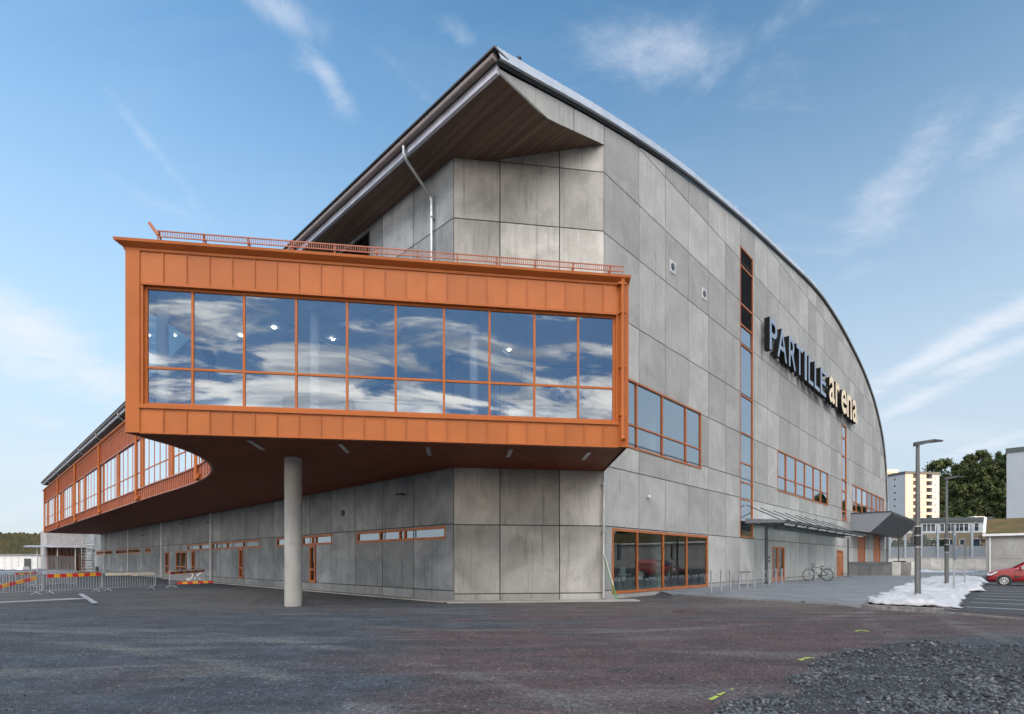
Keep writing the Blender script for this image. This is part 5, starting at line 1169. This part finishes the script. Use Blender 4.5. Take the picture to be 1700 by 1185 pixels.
# broom and level leaning at the corner
def pole():
    b = G(1025, 995, .05); t = A.p(A.su(1001, .1), 0, .1); y = t.y; t.z = CH + (932 - 912) * y / FP; root = empty('leaning_poles', b, 'two thin white and green poles leaning against the corner downpipe', 'poles'); m = MB(); m.tube([b, t], .018, 8); m.build('pole', M['white'], root, label='white pole')
    m = MB(); m.tube([b + V((-.08, .05, .02)), t + V((.02, 0, -.25))], .014, 8); m.tube([b, b.lerp(t, .28)], .021, 8); m.build('pole', M['greenp'], root, label='green pole')
M['greenp'] = simple('green_handle', (.10, .32, .10), .5)
pole()
def manhole():
    c = G(1140, 1016); root = empty('manhole_cover', (c.x, c.y, .0), 'round iron manhole cover set in the gravel', 'manhole cover'); m = MB(); n = 32; z = hgt(c.x, c.y)
    m.tube([V((c.x, c.y, z - .05)), V((c.x, c.y, z + .035))], .42, n); o = m.build('rim', M['iron'], root); m = MB(); m.tube([V((c.x, c.y, z + .03)), V((c.x, c.y, z + .045))], .34, n)
    for i in range(-4, 5):
        w = math.sqrt(max(.001, .33 ** 2 - (i * .075) ** 2)); m.box(c.x - w, c.x + w, c.y + i * .075 - .012, c.y + i * .075 + .012, z + .045, z + .055)
    m.build('cover', M['iron'], root)
M['iron'] = simple('rusty_iron', (.075, .065, .06), .7, .3, .3, 8)
manhole()
# white geotextile sheeting
def sheeting():
    poly = [(1418, 998), (1426, 992.5), (1440, 991), (1462, 985), (1478, 979), (1500, 970.5), (1528, 963), (1545, 958.5), (1580, 958.5), (1610, 959), (1634, 961), (1641, 966), (1628, 972), (1632, 979.5), (1612, 982), (1606, 988), (1600, 995), (1601, 1003), (1589, 1008), (1586, 1012.5), (1574, 1012.5), (1568, 1004.5), (1540, 1005), (1500, 1003.5), (1455, 1001.5)]
    P_ = [G(u, v, .1) for u, v in poly]
    def inside(x, y):
        c = False; n = len(P_)
        for i in range(n):
            a, b = P_[i], P_[(i + 1) % n]
            if (a.y > y) != (b.y > y) and x < (b.x - a.x) * (y - a.y) / (b.y - a.y) + a.x: c = not c
        return c
    x0, x1, y0, y1 = min(p.x for p in P_) - .5, max(p.x for p in P_) + .5, min(p.y for p in P_) - .5, max(p.y for p in P_) + .5; st = .13; nx = int((x1 - x0) / st); ny = int((y1 - y0) / st); ok = {}; m = MB(); idx = {}
    for j in range(ny + 1):
        for i in range(nx + 1):
            x = x0 + i * st; y = y0 + j * st; wx = x + .35 * noise.noise(V((x * .9, y * .9, 4))); wy = y + .35 * noise.noise(V((x * .9, y * .9, 8))); ok[i, j] = inside(wx, wy)
            rg = lambda f, ox, st_: (1 - abs(noise.noise(V((x * f + y * f * .5 * st_, y * f * .9, ox)))) * 2) ** 3
            h = max(0, rg(.55, 0, 1)) * .26 + max(0, rg(1.3, 5, -1)) * .15 + max(0, rg(3.1, 9, .5)) * .05 + .06 * noise.noise(V((x * .7, y * .7, 3)))
            idx[i, j] = len(m.v); m.v.append((x + .05 * noise.noise(V((x * 3, y * 3, 1))), y + .05 * noise.noise(V((x * 3, y * 3, 11))), .07 + h * .68))
    used = set()
    for j in range(ny):
        for i in range(nx):
            if ok[i, j] and ok[i + 1, j] and ok[i, j + 1] and ok[i + 1, j + 1] and noise.noise(V((i * .11, j * .06, 3))) < .40: m.f.append((idx[i, j], idx[i + 1, j], idx[i + 1, j + 1], idx[i, j + 1])); m.mi.append(0); m.t.append(0)
    # press the border down to the ground
    cnt = {}
    for f in m.f:
        for a in f: cnt[a] = cnt.get(a, 0) + 1
    for a, c in cnt.items():
        if c < 4: x, y, z = m.v[a]; m.v[a] = (x, y, .03 + (z - .05) * .3)
    o = m.build('sheeting', M['sheet'], smooth=True); md = o.modifiers.new('thick', 'SOLIDIFY'); md.thickness = .01; tag(o, 'crumpled white plastic sheeting spread over the planting bed by the parking', 'sheeting')
    m = MB()
    m.prism([G(u, v, .05) for u, v in [(1420, 999.5), (1445, 990), (1500, 971.5), (1545, 959), (1628, 961), (1604, 985), (1598, 1003), (1575, 1010), (1500, 1003.5)]], -.02, .05); tag(m.build('planting_bed', M['gravel']), kind='structure')
M['sheet'] = simple('white_sheeting', (.42, .435, .46), .5, 0, .05)
sheeting()
m = MB(); idx = {}
for i in range(121):
    for j in range(7):
        u = 1508 + (1636 - 1508) * i / 120; b = G(u, 949.0 - .0, 0); y = 74 + 3.2 * j / 6; x = (u - 850) / FP * y; h = (.14 + .55 * abs(noise.noise(V((x * .5, 0, 3)))) + .25 * abs(noise.noise(V((x * 1.4, y, 5))))) * math.sin(math.pi * j / 6) ** .7
        idx[i, j] = len(m.v); m.v.append((x, y + .5 * noise.noise(V((x * .5, j, 9))), h))
for i in range(120):
    for j in range(6): m.f.append((idx[i, j], idx[i + 1, j], idx[i + 1, j + 1], idx[i, j + 1])); m.mi.append(0); m.t.append(0)
tag(m.build('sheeting', M['sheet'], smooth=True), 'long strip of white sheeting on the far side of the road by the retaining wall', 'sheeting')
# ------------------------------------------------------------------ red car
def carpaint():
    s = NT('red_car_paint'); s.base((.26, .006, .012)); s.rough(.35); s.b.inputs['Coat Weight'].default_value = .5; s.b.inputs['Coat Roughness'].default_value = .04; s.b.inputs['Metallic'].default_value = .15; return s.mat
M['red'] = carpaint(); s = NT('car_glass'); s.base((.02, .03, .035)); s.rough(.03); s.b.inputs['Specular IOR Level'].default_value = .9; M['carglass'] = s.mat
M['tyre'] = simple('tyre_rubber', (.02, .02, .021), .85); s = NT('headlight_glass'); s.base((.6, .63, .66)); s.rough(.08); s.b.inputs['Coat Weight'].default_value = 1; M['head'] = s.mat
M['plastic'] = simple('black_plastic', (.025, .025, .027), .6)
def car():
    fw = G(1667, 972.6); T = Frame(fw, -dB)   # s grows to the rear (right in the picture); n faces the viewer
    root = empty('parked_car', (fw.x, fw.y, 0), 'red compact van parked nose-in at the right picture edge', 'car'); WB = 2.58; hw = .86
    # stations: s, lower z, belt z, top z, half width low, half width top
    S = [(-.86, .34, .58, .62, .56, .50), (-.80, .24, .68, .76, .70, .62), (-.66, .20, .80, .90, .80, .72), (-.40, .20, .88, 1.00, .85, .78), (0.0, .20, .93, 1.08, .86, .79), (.34, .20, .97, 1.14, .87, .79), (.55, .20, .99, 1.26, .87, .74), (.85, .20, 1.01, 1.48, .88, .68), (1.2, .20, 1.02, 1.68, .88, .64), (1.6, .20, 1.03, 1.78, .88, .63), (2.4, .20, 1.05, 1.82, .88, .63), (3.0, .22, 1.06, 1.80, .87, .63), (3.25, .30, 1.06, 1.76, .85, .62), (3.38, .40, 1.04, 1.45, .80, .60)]
    m = MB(); rings = []
    for s_, zl, zb, zt, wl, wt in S:
        prof = [(wl * .9, zl), (wl, zl + .18), (wl + .01, (zl + zb) / 2), (wl, zb), ((wl + wt) / 2 + .03, (zb + zt) / 2), (wt, zt - .05), (wt * .8, zt), (0, zt + .03)]
        full = [(w, z) for w, z in prof] + [(-w, z) for w, z in prof[-2::-1]]; rings.append([T.p(s_, z, -hw + w) for w, z in full])
    n = len(rings[0]); vs = [p for r_ in rings for p in r_]; fs = []
    for i in range(len(rings) - 1):
        for k in range(n - 1): a = i * n + k; fs.append((a, a + 1, a + 1 + n, a + n))
        fs.append((i * n + n - 1, i * n, i * n + n, i * n + 2 * n - 1))
    fs.append(tuple(reversed(range(n)))); fs.append(tuple(range(len(vs) - n, len(vs)))); m.addmesh(vs, fs); b = m.build('body', M['red'], root); smooth_angle(b, 40); sb = b.modifiers.new('s', 'SUBSURF'); sb.levels = sb.render_levels = 2
    # wheels with arches
    for s_ in (0, WB):
        for side in (0, 1):
            o_ = .0 if side == 0 else -2 * hw + .0; sg = 1 if side == 0 else -1; c = T.p(s_, .325, o_ + sg * .015)
            m = MB(); m.tube([c - T.n * sg * .25, c + T.n * sg * .012], .385, 28); m.build('wheel_arch', M['plastic'], root)
            m = MB(); m.tube([c - T.n * sg * .2, c - T.n * sg * .01, c + T.n * sg * .018, c + T.n * sg * .022], [.30, .325, .31, .22], 28); w = m.build('wheel', M['tyre'], root); smooth_angle(w, 40)
            m = MB(); m.tube([c + T.n * sg * .022, c + T.n * sg * .03], .21, 24); m.build('rim_back', M['darkgrey'], w); m = MB(); cc = c + T.n * sg * .04
            for k in range(9): a = 2 * math.pi * k / 9; m.bar(cc, cc + (T.d * math.cos(a) + V((0, 0, math.sin(a)))) * .2, .03, .055, up=T.n)
            ring = [cc + (T.d * math.cos(2 * math.pi * i / 24) + V((0, 0, math.sin(2 * math.pi * i / 24)))) * .205 for i in range(25)]; m.tube(ring, .018, 6, cap=False); m.tube([cc - T.n * .01, cc + T.n * sg * .02], .05, 12); m.build('rim', M['alloy'], w)
    for side in (0, 1):
        o_ = .012 if side == 0 else -2 * hw - .012; sg = 1 if side == 0 else -1
        def sp(s_, z, k=0.0): return T.p(s_, z, o_ - sg * k)
        for pts in ([(.62, 1.05), (1.35, 1.07), (1.35, 1.58), (1.10, 1.55)], [(1.44, 1.07), (2.3, 1.09), (2.3, 1.66), (1.44, 1.62)], [(2.4, 1.09), (3.1, 1.1), (3.05, 1.62), (2.4, 1.66)]):
            m = MB(); q = [sp(a, z, max(0, (z - 1.03)) * .36 - .015) for a, z in pts]; m.addmesh(q + [p - T.n * sg * .03 for p in q], [(0, 1, 2, 3), (7, 6, 5, 4), (0, 4, 5, 1), (1, 5, 6, 2), (2, 6, 7, 3), (3, 7, 4, 0)]); m.build('side_window', M['carglass'], root)
        m = MB(); q = [sp(-.80, .78, .22), sp(-.34, .93, .035), sp(-.30, .86, .0), sp(-.62, .66, .05), sp(-.80, .66, .14)]; q = [p + T.n * sg * .03 for p in q]; m.addmesh(q + [p - T.n * sg * .08 for p in q], [(0, 1, 2, 3, 4), (9, 8, 7, 6, 5)] + [(i, (i + 1) % 5, (i + 1) % 5 + 5, i + 5) for i in range(5)]); m.build('headlight', M['head'], root)
        m = MB(); c = sp(.72, 1.12, -.12); m.hexa([c + V((0, 0, z)) + T.d * a + T.n * sg * w for z in (-.08, .09) for a, w in ((-.05, -.1), (.07, -.1), (.07, .1), (-.05, .08))]); m.build('mirror', M['red'], root)
        m = MB(); m.bar(sp(.45, .58, -.002), sp(2.2, .58, -.002), .015, .09, up=(0, 0, 1)); m.bar(sp(.45, .25, .02), sp(2.2, .25, .02), .06, .12); m.build('side_moulding', M['plastic'], root)
        m = MB(); m.bar(sp(1.40, .3, -.004), sp(1.40, 1.05, -.004), .012, .012); m.bar(sp(.50, .4, -.004), sp(.50, 1.0, -.004), .012, .012); m.build('door_gap', M['black'], root)
    m = MB(); q = [T.p(.40, 1.20, -.16), T.p(.40, 1.20, -2 * hw + .16), T.p(1.16, 1.69, -2 * hw + .28), T.p(1.16, 1.69, -.28)]; m.face([p + V((0, 0, .03)) - T.d * .02 for p in q]); m.build('windscreen', M['carglass'], root)
    m = MB(); m.hexa([T.p(-.84, .28, -.22), T.p(-.76, .28, -.12), T.p(-.76, .28, -1.6), T.p(-.84, .28, -1.5), T.p(-.89, .56, -.24), T.p(-.78, .60, -.12), T.p(-.78, .60, -1.6), T.p(-.89, .56, -1.48)]); m.build('grille', M['plastic'], root)
M['alloy'] = simple('alloy_wheel', (.55, .56, .58), .3, .6, .02)
car()
# ------------------------------------------------------------------ left: barriers, planks, scaffold
M['plankr'] = simple('red_band', (.62, .035, .03), .5, 0, .05); M['planky'] = simple('yellow_band', (.85, .42, .03), .5, 0, .05)
def barrier(p, q, label, lying=False, h=1.05):
    p = V((p.x, p.y, 0)); q = V((q.x, q.y, 0)); d = (q - p).normalized(); L_ = (q - p).length; T = Frame(p, d); root = empty('crowd_barrier', p, label, 'barrier', 'galvanised crowd control barriers')
    f = MB(); r = .021; f.tube([T.p(.06, .16), T.p(.02, .24), T.p(.02, h - .1), T.p(.1, h), T.p(L_ - .1, h), T.p(L_ - .02, h - .1), T.p(L_ - .02, .24), T.p(L_ - .06, .16), T.p(.06, .16)], r, 8); f.build('frame', M['galv'], root)
    b = MB(); n = int(L_ / .125)
    for k in range(1, n): a = L_ * k / n; b.bar(T.p(a, .17), T.p(a, h - .01), .013)
    b.build('bars', M['galv'], root)
    for a in (.28, L_ - .28):
        g = MB(); g.tube([T.p(a, .17), T.p(a, .10, .05), T.p(a, .02, .30)], .018, 6); g.tube([T.p(a, .17), T.p(a, .10, -.05), T.p(a, .02, -.30)], .018, 6); g.build('foot', M['galv'], root)
b0 = G(-40, 993); b1 = G(70.6, 986.6); b2 = G(169, 981.6); b3 = G(258.6, 977.2); c0 = G(281, 975.5); c1 = G(340, 969.5)
barrier(b1, b0, 'leftmost crowd barrier, cut by the picture edge, with a slanting striped plank'); barrier(b1 + (b2 - b1) * .01, b2, 'crowd barrier carrying the long red and yellow striped plank'); barrier(b2 + (b3 - b2) * .01, b3, 'crowd barrier carrying the white banded plank'); barrier(c0, c1, 'rear crowd barrier by the dark wall with two short striped planks')
d0 = G(-10, 979); d1 = G(60, 975); barrier(d0, d1, 'barrier of the back row behind the leftmost one'); barrier(d1, G(128, 971.5), 'barrier of the back row behind the striped plank')
def plank(p, q, label, cols, n=9, w=.14):
    root = MB(); d = (q - p)
    for k in range(n): root.bar(p + d * (k / n), p + d * ((k + 1) / n), .03, w, m=k % 2)
    o = root.build('striped_plank', cols); o['label'] = label; o['category'] = 'plank'; return o
def onb(P_, Q_, t, z, off=-.06): d = (Q_ - P_).normalized(); n = V((d.y, -d.x, 0)); r_ = P_.lerp(Q_, t) + n * -off; r_.z = z; return r_
ry = [M['plankr'], M['planky']]
plank(onb(b1, b2, .06, .86), onb(b1, b2, .97, .90), 'long red and yellow striped plank on the second barrier', ry, 9, .17)
plank(onb(b1, b0, .95, .25), onb(b1, b0, .08, .80), 'slanting red and yellow plank tied to the leftmost barrier', ry, 8, .17)
plank(onb(d0, d1, .45, .86), onb(d0, d1, .98, .88), 'short striped plank on the back row barrier', ry, 5, .16)
plank(onb(b2, b3, .05, .88), onb(b2, b3, .97, .86), 'white banded plank on the third barrier', [M['white'], M['cream']], 17, .14)
plank(onb(c0, c1, .0, .86), onb(c0, c1, .95, .92), 'upper striped plank on the rear barrier by the wall', ry, 9, .14)
p = G(294, 968, .3); q = G(354, 965.5, .35); plank(p, q, 'lower striped plank hanging free beside the rear barrier', ry, 7, .14)
m = MB(); c = G(322, 962, .55)
for k in range(9): a = c + V((random.uniform(-.35, .35), random.uniform(-.1, .1), random.uniform(-.1, .25))); m.tube([a, a + V((random.uniform(-.25, .25), 0, random.uniform(-.2, .2)))], .03, 5)
tag(m.build('tape_bundle', M['white']), 'tangle of white barrier tape on the lower striped plank', 'tape')
def lying():
    p = G(-6, 1008); q = G(143, 998.5); T = Frame(V((p.x, p.y, 0)), q - p); L_ = (q - p).length; root = empty('fallen_barrier', p, 'crowd barrier lying flat on the gravel at the left edge', 'barrier'); m = MB(); w = 1.0
    m.tube([T.p(0, .14, 0), T.p(L_, .10, 0)], .03, 8); m.tube([T.p(0, .10, -w), T.p(L_, .08, -w)], .025, 8); m.tube([T.p(L_, .08, -w), T.p(L_, .1, 0)], .025, 8); m.build('frame', M['galv'], root); b = MB(); n = int(L_ / .13)
    for k in range(n): b.bar(T.p(L_ * k / n, .12, 0), T.p(L_ * k / n, .09, -w), .014)
    b.build('bars', M['galv'], root)
    for k in range(1, 12): f = None
    m = MB(); p2 = G(134, 990.5); q2 = G(158, 1003.5); m.bar(V((p2.x, p2.y, .12)), V((q2.x, q2.y, .05)), .16, .03); tag(m.build('board', M['galv']), 'short grey board lying beside the fallen barrier', 'board')
lying()
def scaffold():
    p = G(135.5, 950.5); k = p.y / FP; T = Frame(V((p.x, p.y, 0)), V((1, .12, 0))); W = 23 * k; H = CH + (932 - 893) * k; root = empty('scaffold_tower', p, 'narrow mobile scaffold tower with platforms by the dark wall', 'scaffold'); m = MB()
    for a in (0, W):
        for o in (0, -1.0): m.tube([T.p(a, 0, o), T.p(a, H, o)], .04, 6)
    for j in range(12):
        z = .3 + j * (H - .4) / 11
        for o in (0, -1.0): m.bar(T.p(0, z, o), T.p(W * .42, z, o), .035) if j % 3 else m.bar(T.p(0, z, o), T.p(W, z, o), .045)
    for j in range(3): z = .4 + j * H / 3; m.tube([T.p(0, z, 0), T.p(W, z + H / 3, 0)], .03, 5)
    m.build('frame', M['steel'], root); m = MB()
    for z in (H * .34, H * .66): m.fbox(T, 0, W, z, z + .07, -1, 0)
    m.build('platform', M['black'], root)
    m = MB(); c = G(161, 951); kk = c.y / FP; m.box(c.x - 2.6 * kk, c.x + 2.6 * kk, c.y, c.y + .7, 0, 10 * kk); m.box(c.x - 2.8 * kk, c.x + 2.8 * kk, c.y - .05, c.y + .75, 10 * kk, 10.6 * kk); tag(m.build('waste_bin', M['black']), 'black waste bin beside the scaffold tower', 'bin')
scaffold()
def far_entrance():                       # glazed end volume and its canopy below the gallery end
    m = MB(); root = arena
    T = Frame(Bf.p(gs_far - 13.5, 0, 4.2), dA); hh_ = 6.2
    m.fbox(T, 0, 4.6, 3.7, hh_, -8, -.02); m.build('entrance_wall', M['cladlight'], root, label='pale ribbed wall above the far entrance')
    ms = [.46 * k for k in range(1, 10)]; window(T, 0.0, 4.6, .1, 3.6, ms, [2.4], root, M['glassD'], w=.09, label='glazed far entrance with orange mullions', name='entrance_glazing')
    m = MB(); m.fbox(T, -.02, 4.6, .05, 3.7, -8.2, -8); m.fbox(T, -.1, -.0, .05, hh_, -8, 0); m.build('entrance_wall', M['cladlight'], root)
    m = MB(); z = 3.62; m.hexa([T.p(-2.8, z - .05, 2.2), T.p(4.4, z, 1.6), T.p(4.6, z, 0), T.p(-2.0, z, -3), T.p(-2.6, z + .12, 2.0), T.p(4.4, z + .35, 1.5), T.p(4.6, z + .4, 0), T.p(-1.8, z + .3, -3)]); m.build('entrance_canopy', M['zinc'], root, label='thin pale canopy over the far entrance')
    for a in (-1.2, 1.0, 3.0): m = MB(); m.tube([T.p(a, 0, 1.2), T.p(a, z, 1.2)], .06, 8); m.build('post', M['white'], root)
M['cladlight'] = simple('pale_ribbed_cladding', (.40, .38, .38), .5)
far_entrance()
def left_far():
    Y = 95.0; c = V(((-60 - 850) / FP * Y, Y, 0)); T = Frame(c, V((1, .05, 0))); root = empty('site_hall', c, 'long low white temporary hall on the left horizon', 'hall'); z = CH + (932 - 921.5) * Y / FP; W = (92 + 60) / FP * Y; m = MB(); n = 14
    for k in range(n): m.tone = random.random(); m.fbox(T, W * k / n + .03, W * (k + 1) / n - .03, .1, z, -6, 0)
    m.build('wall', M['white'], root); m = MB(); m.fbox(T, -.2, W + .2, z, z + .22, -6.2, .2); m.build('roof', M['grey'], root); m = MB(); a = T.su(46); m.fbox(T, a - .6, a + .6, .1, z - .6, 0.0, .04); m.build('door', M['darkgrey'], root)
    root2 = empty('tarpaulin_pile', G(40, 948), 'low blue-grey tarpaulin covered pile behind the barriers', 'pile'); m = MB(); idx = {}
    for i in range(61):
        for j in range(9):
            u = -20 + 150 * i / 60; y = 62 + 8 * j / 8; x = (u - 850) / FP * y; idx[i, j] = len(m.v); m.v.append((x, y, .02 + (.55 + .25 * noise.noise(V((x * .5, y * .5, 0))) + .1 * noise.noise(V((x * 2, y * 2, 0)))) * (math.sin(math.pi * j / 8)) ** .4 * (math.sin(math.pi * min(1, i / 60)) ** .3)))
    for i in range(60):
        for j in range(8): m.f.append((idx[i, j], idx[i + 1, j], idx[i + 1, j + 1], idx[i, j + 1])); m.mi.append(0); m.t.append(0)
    m.build('tarpaulin', M['tarp'], root2, smooth=True)
    for u, w, h, l in ((45, 10, 6, 'white bundle lying on the tarpaulin pile'),):
        b = G(u, 948); k = 64 / FP; m = MB(); x = (u - 850) * k; m.hexa([(x - w * k / 2, 63, .5), (x + w * k / 2, 63, .5), (x + w * k / 2, 64, .5), (x - w * k / 2, 64, .5), (x - w * k / 3, 63.2, .5 + h * k), (x + w * k / 3, 63.2, .45 + h * k), (x + w * k / 3, 64, .5 + h * k), (x - w * k / 3, 64, .5 + h * k)]); tag(m.build('bundle', M['white']), l, 'bundle')
    # mesh site fence in front of the far entrance
    p = G(62, 955); q = G(124, 951.5); T2 = Frame(V((p.x, p.y, 0)), q - p); L_ = (q - p).length; r3 = empty('site_fence', p, 'tall mesh site fence panels near the far entrance', 'fence'); m = MB()
    for a in (0, L_ / 2 - .03, L_ / 2 + .03, L_): m.tube([T2.p(a, 0), T2.p(a, 2.2)], .03, 6)
    for z in (.1, 2.2): m.tube([T2.p(0, z), T2.p(L_, z)], .025, 6)
    m.build('frame', M['galv'], r3); m = MB(); n = int(L_ / .2)
    for k in range(1, n): m.bar(T2.p(L_ * k / n, .1), T2.p(L_ * k / n, 2.2), .012)
    m.build('mesh', M['galv'], r3)
    for u, v, w, h, mt, l in ((206, 953, 14, 5, 'bluebag', 'low blue bag of material behind the white banded plank'), (228, 954, 12, 5, 'cream', 'small pale sack behind the white banded plank')):
        b = G(u, v + 2); k = b.y / FP; m = MB(); r_ = w * k / 2; ring = []
        m.tube([b + V((0, 0, 0)), b + V((0, 0, h * k * .5)), b + V((0, 0, h * k * .9)), b + V((0, 0, h * k))], [r_, r_ * 1.05, r_ * .8, r_ * .3], 9); tag(m.build('material_bag', M[mt]), l, 'bag')
M['tarp'] = simple('tarpaulin_grey_blue', (.16, .185, .22), .5, 0, .2, .8); M['bluebag'] = simple('blue_bag', (.05, .13, .28), .6)
left_far()
def bird():
    s_ = A.su(863); c = A.p(s_, arch(s_) + .62, -.05); m = MB(); d = dA
    m.tube([c - d * .16 + V((0, 0, -.02)), c - d * .06 + V((0, 0, .06)), c + V((0, 0, .12)), c + d * .08 + V((0, 0, .19)), c + d * .15 + V((0, 0, .2))], [.012, .04, .07, .04, .008], 8); m.tube([c + V((0, 0, -.12)), c + V((0, 0, .06))], .008, 5); tag(m.build('bird', M['black'], smooth=True), 'small dark bird perched on the roof edge near the peak corner', 'bird')
bird()
